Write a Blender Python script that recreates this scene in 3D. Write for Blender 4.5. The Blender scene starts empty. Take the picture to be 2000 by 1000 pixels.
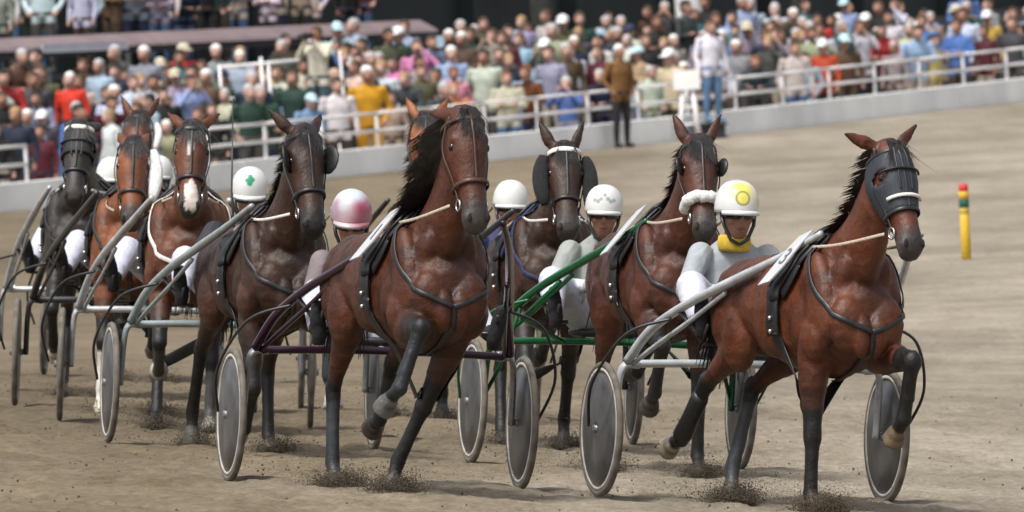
import bpy, math, random
import numpy as np
from mathutils import Vector, Matrix, Quaternion
from mathutils.kdtree import KDTree
from mathutils.bvhtree import BVHTree
from mathutils import noise as mnoise

random.seed(7)
RNG = np.random.default_rng(7)
R = math.radians
scene = bpy.context.scene
COL = scene.collection

# ------------------------------------------------------------------ camera
FPX = 27750.0            # focal length in pixels of the 2000 px wide photograph
PITCH, ROLL, CAMH = 0.00867, 0.0475, 1.90
fwd = Vector((0, math.cos(PITCH), -math.sin(PITCH)))
up0 = Vector((0, math.sin(PITCH), math.cos(PITCH)))
rt0 = Vector((1, 0, 0))
c_rt = rt0 * math.cos(ROLL) - up0 * math.sin(ROLL)
c_up = rt0 * math.sin(ROLL) + up0 * math.cos(ROLL)
cd = bpy.data.cameras.new('camera')
cam = bpy.data.objects.new('camera', cd)
COL.objects.link(cam)
m3 = Matrix((c_rt, c_up, -fwd)).transposed()
cam.matrix_world = Matrix.Translation((0, 0, CAMH)) @ m3.to_4x4()
cd.sensor_width = 36.0
cd.lens = FPX * 36.0 / 2000.0
cd.clip_start, cd.clip_end = 1.0, 6000.0
cd.dof.use_dof = True
cd.dof.focus_distance = 74.5
cd.dof.aperture_fstop = 12.5
scene.camera = cam

# ------------------------------------------------------------------ sky, sun, exposure
SUN_EL, SUN_AZ = R(60), R(-142)      # azimuth from +Y towards +X: from the left, a little in front
w = bpy.data.worlds.new('World'); scene.world = w; w.use_nodes = True
nt = w.node_tree; nt.nodes.clear()
sky = nt.nodes.new('ShaderNodeTexSky'); sky.sky_type = 'NISHITA'; sky.sun_disc = False
sky.sun_elevation = SUN_EL; sky.sun_rotation = SUN_AZ
sky.dust_density = 5.0; sky.air_density = 1.0; sky.ozone_density = 1.0
hs = nt.nodes.new('ShaderNodeHueSaturation'); hs.inputs['Saturation'].default_value = 0.32
bg = nt.nodes.new('ShaderNodeBackground'); bg.inputs['Strength'].default_value = 0.135
out = nt.nodes.new('ShaderNodeOutputWorld')
nt.links.new(sky.outputs[0], hs.inputs['Color']); nt.links.new(hs.outputs[0], bg.inputs['Color'])
nt.links.new(bg.outputs[0], out.inputs['Surface'])
sl = bpy.data.lights.new('sun', 'SUN'); sl.energy = 2.1; sl.angle = R(12); sl.color = (1.0, 0.965, 0.92)
so = bpy.data.objects.new('sun', sl); COL.objects.link(so)
sdir = Vector((math.sin(SUN_AZ) * math.cos(SUN_EL), math.cos(SUN_AZ) * math.cos(SUN_EL), math.sin(SUN_EL)))
so.rotation_euler = sdir.to_track_quat('Z', 'Y').to_euler()
so.location = (0, 60, 60)
scene.view_settings.view_transform = 'Standard'
scene.view_settings.look = 'None'
scene.view_settings.exposure = 0.55
scene.view_settings.gamma = 1.0
scene.cycles.use_denoising = True
scene.cycles.max_bounces = 6

def at(px, py, Y):
    d = fwd + c_rt * ((px - 1000) / FPX) + c_up * ((500 - py) / FPX)
    t = Y / d.y
    return Vector((0, 0, CAMH)) + d * t

BANK = 0.08
def gz(x, y):
    f = min(1.0, max(0.0, (150 - y) / 40.0)); f = f * f * (3 - 2 * f)
    b = -BANK * 9.0 * math.tanh(x / 9.0) * f
    e = max(0.0, min(y, 330.0) - 95.0)
    return b + 7.1e-5 * e * e

# ------------------------------------------------------------------ materials
def mat(name, col, rough=0.6, nscale=20.0, namt=0.15, bump=0.0, bscale=60.0, metal=0.0, spec=0.5, attr=None, stretch=None):
    m = bpy.data.materials.new(name); m.use_nodes = True
    n = m.node_tree.nodes; l = m.node_tree.links
    b = n['Principled BSDF']
    b.inputs['Roughness'].default_value = rough
    b.inputs['Metallic'].default_value = metal
    b.inputs['Specular IOR Level'].default_value = spec
    tc = n.new('ShaderNodeTexCoord')
    src = tc.outputs['Object']
    if stretch:
        mp = n.new('ShaderNodeMapping'); mp.inputs['Scale'].default_value = stretch
        l.new(src, mp.inputs['Vector']); src = mp.outputs['Vector']
    nz = n.new('ShaderNodeTexNoise'); nz.inputs['Scale'].default_value = nscale; nz.inputs['Detail'].default_value = 5
    l.new(src, nz.inputs['Vector'])
    mr = n.new('ShaderNodeMapRange'); mr.inputs['From Min'].default_value = 0.3; mr.inputs['From Max'].default_value = 0.7
    mr.inputs['To Min'].default_value = 1 - namt; mr.inputs['To Max'].default_value = 1 + namt
    l.new(nz.outputs['Fac'], mr.inputs['Value'])
    vm = n.new('ShaderNodeVectorMath'); vm.operation = 'SCALE'
    if attr:
        a = n.new('ShaderNodeAttribute'); a.attribute_name = attr
        l.new(a.outputs['Color'], vm.inputs[0])
    else:
        vm.inputs[0].default_value = col[:3]
    l.new(mr.outputs[0], vm.inputs['Scale'])
    l.new(vm.outputs[0], b.inputs['Base Color'])
    if bump > 0:
        nb = n.new('ShaderNodeTexNoise'); nb.inputs['Scale'].default_value = bscale; nb.inputs['Detail'].default_value = 4
        l.new(src, nb.inputs['Vector'])
        bp = n.new('ShaderNodeBump'); bp.inputs['Strength'].default_value = bump; bp.inputs['Distance'].default_value = 0.02
        l.new(nb.outputs['Fac'], bp.inputs['Height']); l.new(bp.outputs[0], b.inputs['Normal'])
    return m

M = {}
def coat_material():
    m = mat('horse_coat', None, 0.42, 5.5, 0.5, 0.0, 30, attr='Col', spec=0.38)
    n = m.node_tree.nodes; l = m.node_tree.links; b = n['Principled BSDF']
    tc = n.new('ShaderNodeTexCoord'); mp = n.new('ShaderNodeMapping'); mp.inputs['Scale'].default_value = (1, .35, .25); l.new(tc.outputs['Object'], mp.inputs['Vector'])
    z1 = n.new('ShaderNodeTexNoise'); z1.inputs['Scale'].default_value = 220; z1.inputs['Detail'].default_value = 4; l.new(mp.outputs[0], z1.inputs['Vector'])
    z2 = n.new('ShaderNodeTexNoise'); z2.inputs['Scale'].default_value = 22; z2.inputs['Detail'].default_value = 6; z2.inputs['Roughness'].default_value = .65; l.new(tc.outputs['Object'], z2.inputs['Vector'])
    b1 = n.new('ShaderNodeBump'); b1.inputs['Strength'].default_value = .35; b1.inputs['Distance'].default_value = .006; l.new(z1.outputs['Fac'], b1.inputs['Height'])
    b2 = n.new('ShaderNodeBump'); b2.inputs['Strength'].default_value = .5; b2.inputs['Distance'].default_value = .012; l.new(z2.outputs['Fac'], b2.inputs['Height']); l.new(b1.outputs[0], b2.inputs['Normal'])
    l.new(b2.outputs[0], b.inputs['Normal'])
    mr = n.new('ShaderNodeMapRange'); mr.inputs['From Min'].default_value = .3; mr.inputs['From Max'].default_value = .7; mr.inputs['To Min'].default_value = .32; mr.inputs['To Max'].default_value = .62
    l.new(z2.outputs['Fac'], mr.inputs['Value']); l.new(mr.outputs[0], b.inputs['Roughness'])
    return m
M['coat'] = coat_material()
M['hair_black'] = mat('black_hair', (.016, .014, .013), 0.36, 18, 0.7)
M['hair_brown'] = mat('brown_hair', (.05, .028, .018), 0.5, 40, 0.4)
M['leather'] = mat('black_leather', (.012, .012, .013), 0.42, 60, 0.3)
M['leather_brown'] = mat('brown_leather', (.05, .022, .012), 0.45, 60, 0.3)
M['strap_white'] = mat('white_strap', (.62, .60, .56), 0.6, 60, 0.15)
M['strap_tan'] = mat('tan_rein', (.42, .36, .28), 0.6, 60, 0.2)
M['fleece_white'] = mat('white_fleece', (.74, .74, .74), 0.95, 90, 0.15, 0.8, 120)
M['fleece_black'] = mat('black_fleece', (.013, .013, .014), 0.95, 90, 0.4, 0.8, 120)
M['hood_grey'] = mat('grey_mesh_hood', (.026, .032, .042), 0.6, 300, 0.9)
M['hood_black'] = mat('black_hood', (.012, .012, .013), 0.7, 200, 0.5)
hg = M['hood_grey']; hgn = hg.node_tree.nodes; vz = hgn.new('ShaderNodeTexVoronoi'); vz.inputs['Scale'].default_value = 110
hmr = hgn.new('ShaderNodeMapRange'); hmr.inputs['From Min'].default_value = .15; hmr.inputs['From Max'].default_value = .45; hmr.inputs['To Min'].default_value = .25; hmr.inputs['To Max'].default_value = .9
hg.node_tree.links.new(vz.outputs['Distance'], hmr.inputs['Value']); hg.node_tree.links.new(hmr.outputs[0], hgn['Principled BSDF'].inputs['Alpha'])
M['navy'] = mat('navy_pad', (.012, .016, .06), 0.7, 60, 0.3)
M['eye'] = mat('horse_eye', (.006, .004, .004), 0.08, 20, 0.1)
M['nostril'] = mat('nostril_dark', (.006, .005, .005), 0.8, 40, 0.2)
M['chrome'] = mat('bit_metal', (.6, .6, .6), 0.25, 40, 0.1, metal=1.0)
M['plate'] = mat('number_plate_white', (.44, .45, .47), 0.45, 14, 0.08)
M['ink'] = mat('number_ink', (.13, .13, .14), 0.6, 30, 0.2)
M['tyre'] = mat('tyre_rubber', (.125, .11, .09), 0.85, 12, 0.4)
M['tyre_dark'] = mat('dark_tyre_rubber', (.055, .053, .05), 0.8, 40, 0.25)
M['rim'] = mat('wheel_rim', (.40, .385, .355), 0.4, 12, 0.3)
M['disc'] = mat('wheel_disc', (.075, .073, .074), 0.38, 6, 0.45, 0.05, 20)
M['hub'] = mat('hub_metal', (.3, .3, .31), 0.35, 40, 0.2, metal=0.8)
M['black_metal'] = mat('black_metal', (.02, .02, .022), 0.35, 40, 0.2)
M['silver'] = mat('silver_tube', (.46, .48, .50), 0.3, 9, 0.25, metal=0.25)
M['teal'] = mat('grey_teal_tube', (.30, .35, .355), 0.3, 12, 0.2, metal=0.25)
M['purple'] = mat('dark_purple_tube', (.028, .008, .022), 0.22, 20, 0.15, metal=0.2)
M['green'] = mat('green_tube', (.008, .10, .035), 0.22, 20, 0.15, metal=0.2)
M['blacktube'] = mat('black_tube', (.035, .036, .04), 0.25, 20, 0.15)
M['seat'] = mat('seat_vinyl', (.02, .02, .022), 0.5, 40, 0.2)
M['white_paint'] = mat('white_paint', (.70, .70, .69), 0.55, 3.0, 0.10)
M['glass_dark'] = mat('dark_lens', (.01, .01, .012), 0.08, 20, 0.05)

# ------------------------------------------------------------------ mesh helpers
def link(name, me, m, parent=None):
    o = bpy.data.objects.new(name, me); COL.objects.link(o)
    if m is not None:
        if len(me.materials) == 0: me.materials.append(m)
    if parent is not None: o.parent = parent
    return o

def tag(o, label, cat, group=None, kind=None):
    if label: o['label'] = label
    if cat: o['category'] = cat
    if group: o['group'] = group
    if kind: o['kind'] = kind
    return o

class Geo:
    def __init__(s): s.v = []; s.f = []; s.c = []
    def ring_loft(s, rings, n=16, col=(1, 1, 1), exp=2.0, caps=True):
        """rings: (centre, U, V[, colour]) with U and V the half axes"""
        base = len(s.v); k = len(rings)
        for r in rings:
            c, U, V = r[0], r[1], r[2]; cc = r[3] if len(r) > 3 and r[3] is not None else col
            for i in range(n):
                a = 2 * math.pi * i / n; ca, sa = math.cos(a), math.sin(a)
                if exp != 2.0:
                    ca = math.copysign(abs(ca) ** (2 / exp), ca); sa = math.copysign(abs(sa) ** (2 / exp), sa)
                s.v.append(c + U * ca + V * sa); s.c.append(cc)
        for j in range(k - 1):
            for i in range(n):
                a = base + j * n + i; b = base + j * n + (i + 1) % n
                s.f.append((a, b, b + n, a + n))
        if caps:
            for j, flip in ((0, True), (k - 1, False)):
                ci = len(s.v); s.v.append(rings[j][0].copy()); s.c.append(s.c[base + j * n])
                for i in range(n):
                    a = base + j * n + i; b = base + j * n + (i + 1) % n
                    s.f.append((ci, b, a) if flip else (ci, a, b))
    def tube(s, pts, rad, n=10, col=(1, 1, 1), side=None, cols=None, caps=True, exp=2.0):
        """rad: list of r or (r_side, r_other); side: reference vector for the first half axis"""
        pts = [Vector(p) for p in pts]; k = len(pts)
        if not isinstance(rad, (list,)): rad = [rad] * k
        ref = Vector(side) if side is not None else None
        rings = []; pu = None
        for i in range(k):
            t = (pts[min(i + 1, k - 1)] - pts[max(i - 1, 0)])
            if t.length < 1e-9: t = Vector((0, 0, 1))
            t.normalize()
            rr = ref if ref is not None else (pu if pu is not None else (Vector((1, 0, 0)) if abs(t.x) < 0.8 else Vector((0, 0, 1))))
            U = rr - t * rr.dot(t)
            if U.length < 1e-5: U = t.orthogonal()
            U.normalize(); pu = U; V = t.cross(U)
            r = rad[i]; ru, rv = (r if isinstance(r, tuple) else (r, r))
            rings.append((pts[i], U * ru, V * rv, cols[i] if cols else None))
        s.ring_loft(rings, n, col, exp, caps)
    def ell(s, c, ax, col=(1, 1, 1), n=12, rot=None):
        c = Vector(c); X, Y, Z = Vector((1, 0, 0)), Vector((0, 1, 0)), Vector((0, 0, 1))
        if rot is not None: X, Y, Z = rot @ X, rot @ Y, rot @ Z
        rings = []; k = 7
        for j in range(k):
            a = math.pi * (j + 0.35) / (k - 0.3); 
            rings.append((c + Z * (-math.cos(a) * ax[2]), X * (math.sin(a) * ax[0]), Y * (math.sin(a) * ax[1])))
        s.ring_loft(rings, n, col)
    def box(s, lo, hi, col=(1, 1, 1)):
        b = len(s.v)
        for z in (lo[2], hi[2]):
            for x, y in ((lo[0], lo[1]), (hi[0], lo[1]), (hi[0], hi[1]), (lo[0], hi[1])):
                s.v.append(Vector((x, y, z))); s.c.append(col)
        for q in ((3, 2, 1, 0), (4, 5, 6, 7), (0, 1, 5, 4), (1, 2, 6, 5), (2, 3, 7, 6), (3, 0, 4, 7)):
            s.f.append(tuple(b + i for i in q))
    def mesh(s, name, smooth=True):
        me = bpy.data.meshes.new(name); me.from_pydata([tuple(v) for v in s.v], [], s.f); me.update()
        if smooth: me.polygons.foreach_set('use_smooth', [True] * len(me.polygons))
        return me
    def obj(s, name, m, parent=None, smooth=True):
        return link(name, s.mesh(name, smooth), m, parent)
    def remesh(s, name, voxel, smooth_it=5, recolour=None, displace=None):
        me = s.mesh(name + '_src'); o = bpy.data.objects.new(name + '_src', me); COL.objects.link(o)
        md = o.modifiers.new('r', 'REMESH'); md.mode = 'VOXEL'; md.voxel_size = voxel; md.use_smooth_shade = True
        if smooth_it:
            sm = o.modifiers.new('s', 'SMOOTH'); sm.iterations = smooth_it; sm.factor = 0.5
        dg = bpy.context.evaluated_depsgraph_get(); dg.update()
        res = bpy.data.meshes.new_from_object(o.evaluated_get(dg)); res.name = name
        bpy.data.objects.remove(o); bpy.data.meshes.remove(me)
        res.materials.clear()
        kd = KDTree(len(s.v))
        for i, v in enumerate(s.v): kd.insert(v, i)
        kd.balance()
        arr = np.ones((len(res.vertices), 4), dtype=np.float32)
        for i, v in enumerate(res.vertices):
            sw = 0.0; cr = cg = cb = 0.0
            for co, idx, d in kd.find_n(v.co, 3):
                q = 1.0 / (d * d + 1e-5); c = s.c[idx]; sw += q; cr += c[0] * q; cg += c[1] * q; cb += c[2] * q
            col = (cr / sw, cg / sw, cb / sw)
            if recolour: col = recolour(v.co, col)
            arr[i, :3] = col
        if displace:
            ns = [v.normal.copy() for v in res.vertices]
            for v, nrm in zip(res.vertices, ns): v.co += nrm * displace(v.co)
            res.update()
        at_ = res.color_attributes.new('Col', 'FLOAT_COLOR', 'POINT')
        at_.data.foreach_set('color', arr.ravel())
        res.polygons.foreach_set('use_smooth', [True] * len(res.polygons))
        return res

def bez(p0, p1, p2, n):
    return [p0 * (1 - t) ** 2 + p1 * (2 * t * (1 - t)) + p2 * t * t for t in [i / (n - 1) for i in range(n)]]

def catmull(pts, sub=6):
    pts = [Vector(p) for p in pts]; P = [pts[0]] + pts + [pts[-1]]; o = []
    for i in range(1, len(P) - 2):
        for j in range(sub):
            t = j / sub
            o.append(0.5 * ((2 * P[i]) + (-P[i - 1] + P[i + 1]) * t + (2 * P[i - 1] - 5 * P[i] + 4 * P[i + 1] - P[i + 2]) * t * t
                            + (-P[i - 1] + 3 * P[i] - 3 * P[i + 1] + P[i + 2]) * t ** 3))
    o.append(pts[-1]); return o

def V3(x, f, z): return Vector((x, -f, z))     # lateral (horse's left +), forward, up

def text_mesh(txt, size, depth):
    cu = bpy.data.curves.new('t', 'FONT'); cu.body = txt; cu.size = size; cu.extrude = depth; cu.align_x = 'CENTER'; cu.align_y = 'CENTER'
    o = bpy.data.objects.new('t', cu); COL.objects.link(o)
    dg = bpy.context.evaluated_depsgraph_get(); dg.update()
    me = bpy.data.meshes.new_from_object(o.evaluated_get(dg)); bpy.data.objects.remove(o)
    me.materials.clear(); return me
# ------------------------------------------------------------------ the track
def vnoise(x, y, seed):
    xi = np.floor(x).astype(np.int64); yi = np.floor(y).astype(np.int64); xf = x - xi; yf = y - yi
    xf = xf * xf * (3 - 2 * xf); yf = yf * yf * (3 - 2 * yf)
    def h(a, b):
        n = (a * 374761393 + b * 668265263 + seed * 974711) & 0x7fffffff
        n = ((n ^ (n >> 13)) * 1274126177) & 0x7fffffff
        return ((n ^ (n >> 16)) & 0xffff) / 65535.0
    return (h(xi, yi) * (1 - xf) + h(xi + 1, yi) * xf) * (1 - yf) + (h(xi, yi + 1) * (1 - xf) + h(xi + 1, yi + 1) * xf) * yf

def geom(a, b, n): return list(a * (b / a) ** (np.arange(1, n + 1) / n))
xs = np.arange(-5.0, 5.001, 0.04)
xo = np.array(geom(5.0, 900.0, 34))
xs = np.concatenate([-xo[::-1], xs, xo])
ys = np.concatenate([np.array([-400, -100, 0, 20, 40, 55, 62.0]), np.arange(66, 106, 0.10), np.arange(106, 290, 0.6), np.array(geom(290.0, 2500.0, 16))])
XX, YY = np.meshgrid(xs, ys)
fb = np.clip((150 - YY) / 40.0, 0, 1); fb = fb * fb * (3 - 2 * fb)
ZZ = -BANK * 9.0 * np.tanh(XX / 9.0) * fb + 7.1e-5 * np.clip(np.minimum(YY, 330) - 95, 0, None) ** 2
near = np.clip((XX + 5.4) / 0.8, 0, 1) * np.clip((5.4 - XX) / 0.8, 0, 1) * np.clip((YY - 65) / 2, 0, 1) * np.clip((112 - YY) / 12, 0, 1)
ycl = np.clip(YY, 60, 108); u = XX + .3 * (ycl - 75) - .0083 * (ycl - 75) ** 2                      # across the furrows, which run with the field
rel = (vnoise(u * 1.6, YY * .35, 1) - .5) * .035 + (vnoise(u * 5, YY * 1.3, 2) - .5) * .024 + (vnoise(XX * 14, YY * 5, 3) - .5) * .018 + (vnoise(XX * 26, YY * 11, 4) - .5) * .010
pits = np.clip(vnoise(XX * 3.3, YY * 2.2, 9) - .66, 0, 1) * 0.10
ruts = np.zeros_like(XX)
for x0 in (-4.2, -3.6, -2.62, -2.0, -1.35, -.6, .23, .95, 1.8, 2.5, 3.4, 4.1, 5.0, 6.2, 7.1):
    wob = .06 * np.sin(YY * .35 + x0 * 3); e_ = np.exp(-((u - x0 - wob) / .055) ** 2); ruts += .016 * e_ - .007 * np.exp(-((np.abs(u - x0 - wob) - .11) / .05) ** 2)
ZZ = ZZ + near * (rel - pits - ruts)
far_r = np.clip((YY - 100) / 10, 0, 1) * np.clip((300 - YY) / 30, 0, 1)
ZZ = ZZ + far_r * (vnoise(u * .5, YY * .15, 11) - .5) * .03
ny, nx = XX.shape
co = np.stack([XX.ravel(), YY.ravel(), ZZ.ravel()], 1)
idx = np.arange(ny * nx).reshape(ny, nx)
q = np.stack([idx[:-1, :-1].ravel(), idx[:-1, 1:].ravel(), idx[1:, 1:].ravel(), idx[1:, :-1].ravel()], 1)
me = bpy.data.meshes.new('track')
me.vertices.add(len(co)); me.vertices.foreach_set('co', co.ravel().astype(np.float32))
me.loops.add(q.size); me.loops.foreach_set('vertex_index', q.ravel().astype(np.int32))
me.polygons.add(len(q)); me.polygons.foreach_set('loop_start', np.arange(0, q.size, 4, dtype=np.int32))
me.update(); me.validate()
me.polygons.foreach_set('use_smooth', [True] * len(me.polygons))

def sand_material():
    m = bpy.data.materials.new('sand'); m.use_nodes = True
    n = m.node_tree.nodes; l = m.node_tree.links; b = n['Principled BSDF']
    b.inputs['Roughness'].default_value = 0.95; b.inputs['Specular IOR Level'].default_value = 0.15
    tc = n.new('ShaderNodeTexCoord')
    def noise(scale, stretch, rot=0.0, detail=5, rough=.55):
        mp = n.new('ShaderNodeMapping'); mp.inputs['Scale'].default_value = stretch; mp.inputs['Rotation'].default_value = (0, 0, rot)
        l.new(tc.outputs['Object'], mp.inputs['Vector'])
        z = n.new('ShaderNodeTexNoise'); z.inputs['Scale'].default_value = scale; z.inputs['Detail'].default_value = detail; z.inputs['Roughness'].default_value = rough
        l.new(mp.outputs[0], z.inputs['Vector']); return z.outputs['Fac']
    def ramp(src, lo, hi, a, c):
        r = n.new('ShaderNodeValToRGB'); r.color_ramp.elements[0].position = lo; r.color_ramp.elements[1].position = hi
        r.color_ramp.elements[0].color = (*a, 1); r.color_ramp.elements[1].color = (*c, 1); l.new(src, r.inputs[0]); return r.outputs[0]
    def mul(a, c, f=1.0):
        x = n.new('ShaderNodeMix'); x.data_type = 'RGBA'; x.blend_type = 'MULTIPLY'; x.inputs['Factor'].default_value = f
        l.new(a, x.inputs[6]); l.new(c, x.inputs[7]); return x.outputs[2]
    base = ramp(noise(1.0, (.5, .05, .5)), .34, .66, (.236, .209, .168), (.328, .297, .248))
    bands = ramp(noise(1.0, (.12, .16, .2), R(-8), 4), .36, .62, (.80, .79, .77), (1.06, 1.05, 1.03))
    # the churned, damper running line on the outer side, the paler raked sand inside
    sx_ = n.new('ShaderNodeSeparateXYZ'); l.new(tc.outputs['Object'], sx_.inputs[0])
    ma = n.new('ShaderNodeMath'); ma.operation = 'MULTIPLY_ADD'; mn = n.new('ShaderNodeMath'); mn.operation = 'MINIMUM'; l.new(sx_.outputs['Y'], mn.inputs[0]); mn.inputs[1].default_value = 96.0; l.new(mn.outputs[0], ma.inputs[0]); ma.inputs[1].default_value = -.07; l.new(sx_.outputs['X'], ma.inputs[2])
    mb = n.new('ShaderNodeMath'); mb.operation = 'MULTIPLY_ADD'; l.new(noise(.5, (1, .25, 1), 0, 5, .6), mb.inputs[0]); mb.inputs[1].default_value = 5.0; l.new(ma.outputs[0], mb.inputs[2])
    mc = n.new('ShaderNodeMapRange'); mc.inputs['From Min'].default_value = -4.2; mc.inputs['From Max'].default_value = -.8; l.new(mb.outputs[0], mc.inputs['Value'])
    line = ramp(mc.outputs[0], 0, 1, (.62, .57, .49), (1.0, 1.0, 1.0))
    base = mul(base, line)
    damp = ramp(noise(2.2, (1, .35, 1), 0.2, 6, .65), .40, .60, (.70, .67, .62), (1.05, 1.05, 1.05))
    grain = ramp(noise(16, (1, .45, 1), 0, 6, .75), .36, .62, (.58, .55, .50), (1.16, 1.15, 1.13))
    l.new(mul(mul(mul(base, bands), damp, .5), grain, .7), b.inputs['Base Color'])
    nb = noise(40, (1, .5, 1), 0, 5, .7)
    bp = n.new('ShaderNodeBump'); bp.inputs['Strength'].default_value = .6; bp.inputs['Distance'].default_value = .02
    l.new(nb, bp.inputs['Height']); l.new(bp.outputs[0], b.inputs['Normal'])
    return m
M['sand'] = sand_material()
tr = link('track', me, M['sand']); tag(tr, None, None, kind='structure')

# ------------------------------------------------------------------ horses
BLK = (.007, .0065, .0065)
def shade(c, k): return tuple(min(1, x * k) for x in c)

def make_horse(spec):
    coat = spec['coat']; pts_c = spec.get('points', BLK); muz = spec.get('muzzle', (.040, .033, .031))
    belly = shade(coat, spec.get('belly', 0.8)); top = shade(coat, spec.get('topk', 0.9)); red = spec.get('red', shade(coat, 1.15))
    G = Geo()
    # trunk
    st = [(-.80, 1.28, 1.05, .09), (-.75, 1.34, .98, .18), (-.63, 1.405, .92, .245), (-.48, 1.45, .93, .275), (-.30, 1.465, .97, .262),
          (-.12, 1.455, .92, .275), (.08, 1.46, .87, .29), (.28, 1.50, .835, .278), (.44, 1.575, .83, .245), (.58, 1.55, .86, .225),
          (.69, 1.46, .91, .205), (.78, 1.36, .97, .165), (.835, 1.27, 1.05, .09)]
    rings = []
    fs = [s_[0] for s_ in st]
    fd = np.linspace(-.80, .835, 34)
    for f in fd:
        t_, b_, w_ = (float(np.interp(f, fs, [s_[k] for s_ in st])) for k in (1, 2, 3))
        rings.append((V3(0, f, (t_ + b_) / 2), Vector((w_, 0, 0)), Vector((0, 0, (t_ - b_) / 2)), coat))
    # colour the trunk by height: a little darker along the back, duller under the belly
    G.ring_loft(rings, 24, coat, 2.25)
    for s in (-1, 1):
        G.ell(V3(s * .105, .79, 1.12), (.105, .085, .16), coat)
        G.ell(V3(s * .185, .60, 1.24), (.075, .15, .27), coat, rot=Matrix.Rotation(R(-22), 3, 'X'))
        G.ell(V3(s * .19, .60, 1.04), (.085, .13, .13), red)
        G.ell(V3(s * .165, -.55, 1.15), (.118, .22, .25), coat); G.ell(V3(s * .11, -.50, 1.36), (.085, .20, .075), coat)
        G.ell(V3(s * .205, -.37, 1.03), (.09, .15, .20), red)
        G.ell(V3(s * .12, -.74, 1.12), (.09, .09, .19), coat)
        G.ell(V3(s * .215, .47, 1.12), (.055, .085, .16), coat, rot=Matrix.Rotation(R(25), 3, 'X')); G.ell(V3(s * .045, .845, 1.06), (.055, .055, .12), coat)
        G.ell(V3(s * .10, .70, 1.34), (.07, .08, .16), coat, rot=Matrix.Rotation(R(20), 3, 'X'))
        G.ell(V3(s * .20, .12, 1.18), (.105, .30, .26), coat)
    # neck
    pf, pz = spec.get('poll_f', 1.0), spec['poll']; px = spec.get('poll_x', 0.0)
    npts = bez(V3(0, .44, 1.32), V3(px * .25, .80, 1.50), V3(px, pf, pz - .03), 12)
    nr = [(float(np.interp(i / 11, [0, .3, .6, .85, 1], [.165, .118, .092, .075, .066])), float(np.interp(i / 11, [0, .3, .6, .85, 1], [.30, .225, .165, .125, .105]))) for i in range(12)]
    G.tube(npts, nr, 18, coat, side=(1, 0, 0))
    # head
    p, hy = R(spec.get('pitch', 62)), R(spec.get('head_yaw', 0)); roll = R(spec.get('head_roll', 0))
    d = V3(math.sin(hy) * math.cos(p), math.cos(hy) * math.cos(p), -math.sin(p))
    sd = V3(math.cos(hy), -math.sin(hy), 0)
    nn = d.cross(sd) 
    if nn.dot(V3(0, 1, .3)) < 0: nn = -nn
    q_ = Quaternion(d, roll); sd = q_ @ sd; nn = q_ @ nn
    P0 = V3(px, pf, pz)
    HK = spec.get('head_k', 1.06)
    def hp(t, n, s): return P0 + d * (t * HK) + nn * (n * HK) + sd * (s * HK)
    hs_ = [(-.035, -.02, .06, .05), (.03, -.022, .10, .078), (.10, -.038, .132, .094), (.17, -.042, .135, .104), (.22, -.04, .13, .102), (.29, -.034, .112, .087),
           (.36, -.022, .092, .072), (.43, -.012, .078, .062), (.49, -.006, .070, .061), (.54, -.008, .064, .065), (.585, -.016, .052, .056), (.612, -.024, .026, .030)]
    hr = []
    for t, c, rn, rs in hs_:
        cc = coat if t < .48 else (muz if t > .53 else tuple((a + b2) / 2 for a, b2 in zip(coat, muz)))
        hr.append((hp(t, c, 0), sd * (rs * HK), nn * (rn * HK), cc))
    G.ring_loft(hr, 20, coat, 2.3)
    def hell(t, a, k=1.06):
        c, rn, rs = (float(np.interp(t, [h[0] for h in hs_], [h[i] for h in hs_])) for i in (1, 2, 3))
        ca, sa = math.cos(a), math.sin(a); ca = math.copysign(abs(ca) ** .87, ca); sa = math.copysign(abs(sa) ** .87, sa)
        return hp(t, c + (rn * k) * ca, (rs * k + .004) * sa), (nn * ca / rn + sd * sa / rs).normalized()
    rotm = Matrix((sd, nn, d)).transposed()
    for s in (-1, 1):
        G.ell(hp(.15, .035, s * .072), (.030, .030, .045), coat, rot=rotm)          # brow
        G.ell(hp(.13, -.085, s * .055), (.045, .075, .085), coat, rot=rotm)          # jowl
        G.ell(hp(.30, .02, s * .062), (.016, .02, .10), coat, rot=rotm)            # facial crest
        G.ell(hp(.545, .018, s * .045), (.026, .028, .035), muz, rot=rotm)           # nostril wing
        e = spec.get('ears', ((-.5, .1), (.5, .1)))[0 if s < 0 else 1]               # (sideways, forwards) tilt of each ear
        ed = (-d * 1.0 + sd * e[0] + nn * e[1]).normalized(); eb = hp(-.0, -.01, s * .058); EK = 1.22
        en = (nn * .8 + sd * s * .6).normalized()
        G.tube([eb + ed * (k * EK) for k in (-.02, .025, .06, .10, .135, .165)], [(.024, .024), (.033, .022), (.038, .019), (.030, .015), (.019, .012), (.007, .007)], 10, coat,
               side=ed.cross(en), cols=[coat, coat, coat, coat, shade(coat, .6), BLK])
    G.ell(hp(.555, -.062, 0), (.042, .034, .045), muz, rot=rotm)                      # lower lip and chin
    # legs
    legs = {}
    def lerp_z(j, dz):
        n_ = len(j)
        return [v + Vector((0, 0, dz * i / (n_ - 1))) for i, v in enumerate(j)]
    def dirv(a, lat=0.0): return V3(lat, math.sin(R(a)), -math.cos(R(a)))
    for key, s in (('RF', -1), ('LF', 1)):
        hum, fa, ca, pa, lat = spec['pose'][key][:5]; lat2 = spec['pose'][key][5] if len(spec['pose'][key]) > 5 else lat
        el = V3(s * .165, .50 + hum, .93 + abs(hum) * .35)
        kn = el + dirv(fa, lat) * .435
        fe = kn + dirv(ca, lat2) * .315
        co_ = fe + dirv(pa, lat2) * .105
        so_ = co_ + dirv(pa * .85, lat2 * .5) * .075
        legs[key] = [el, kn, fe, co_, so_]
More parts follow.
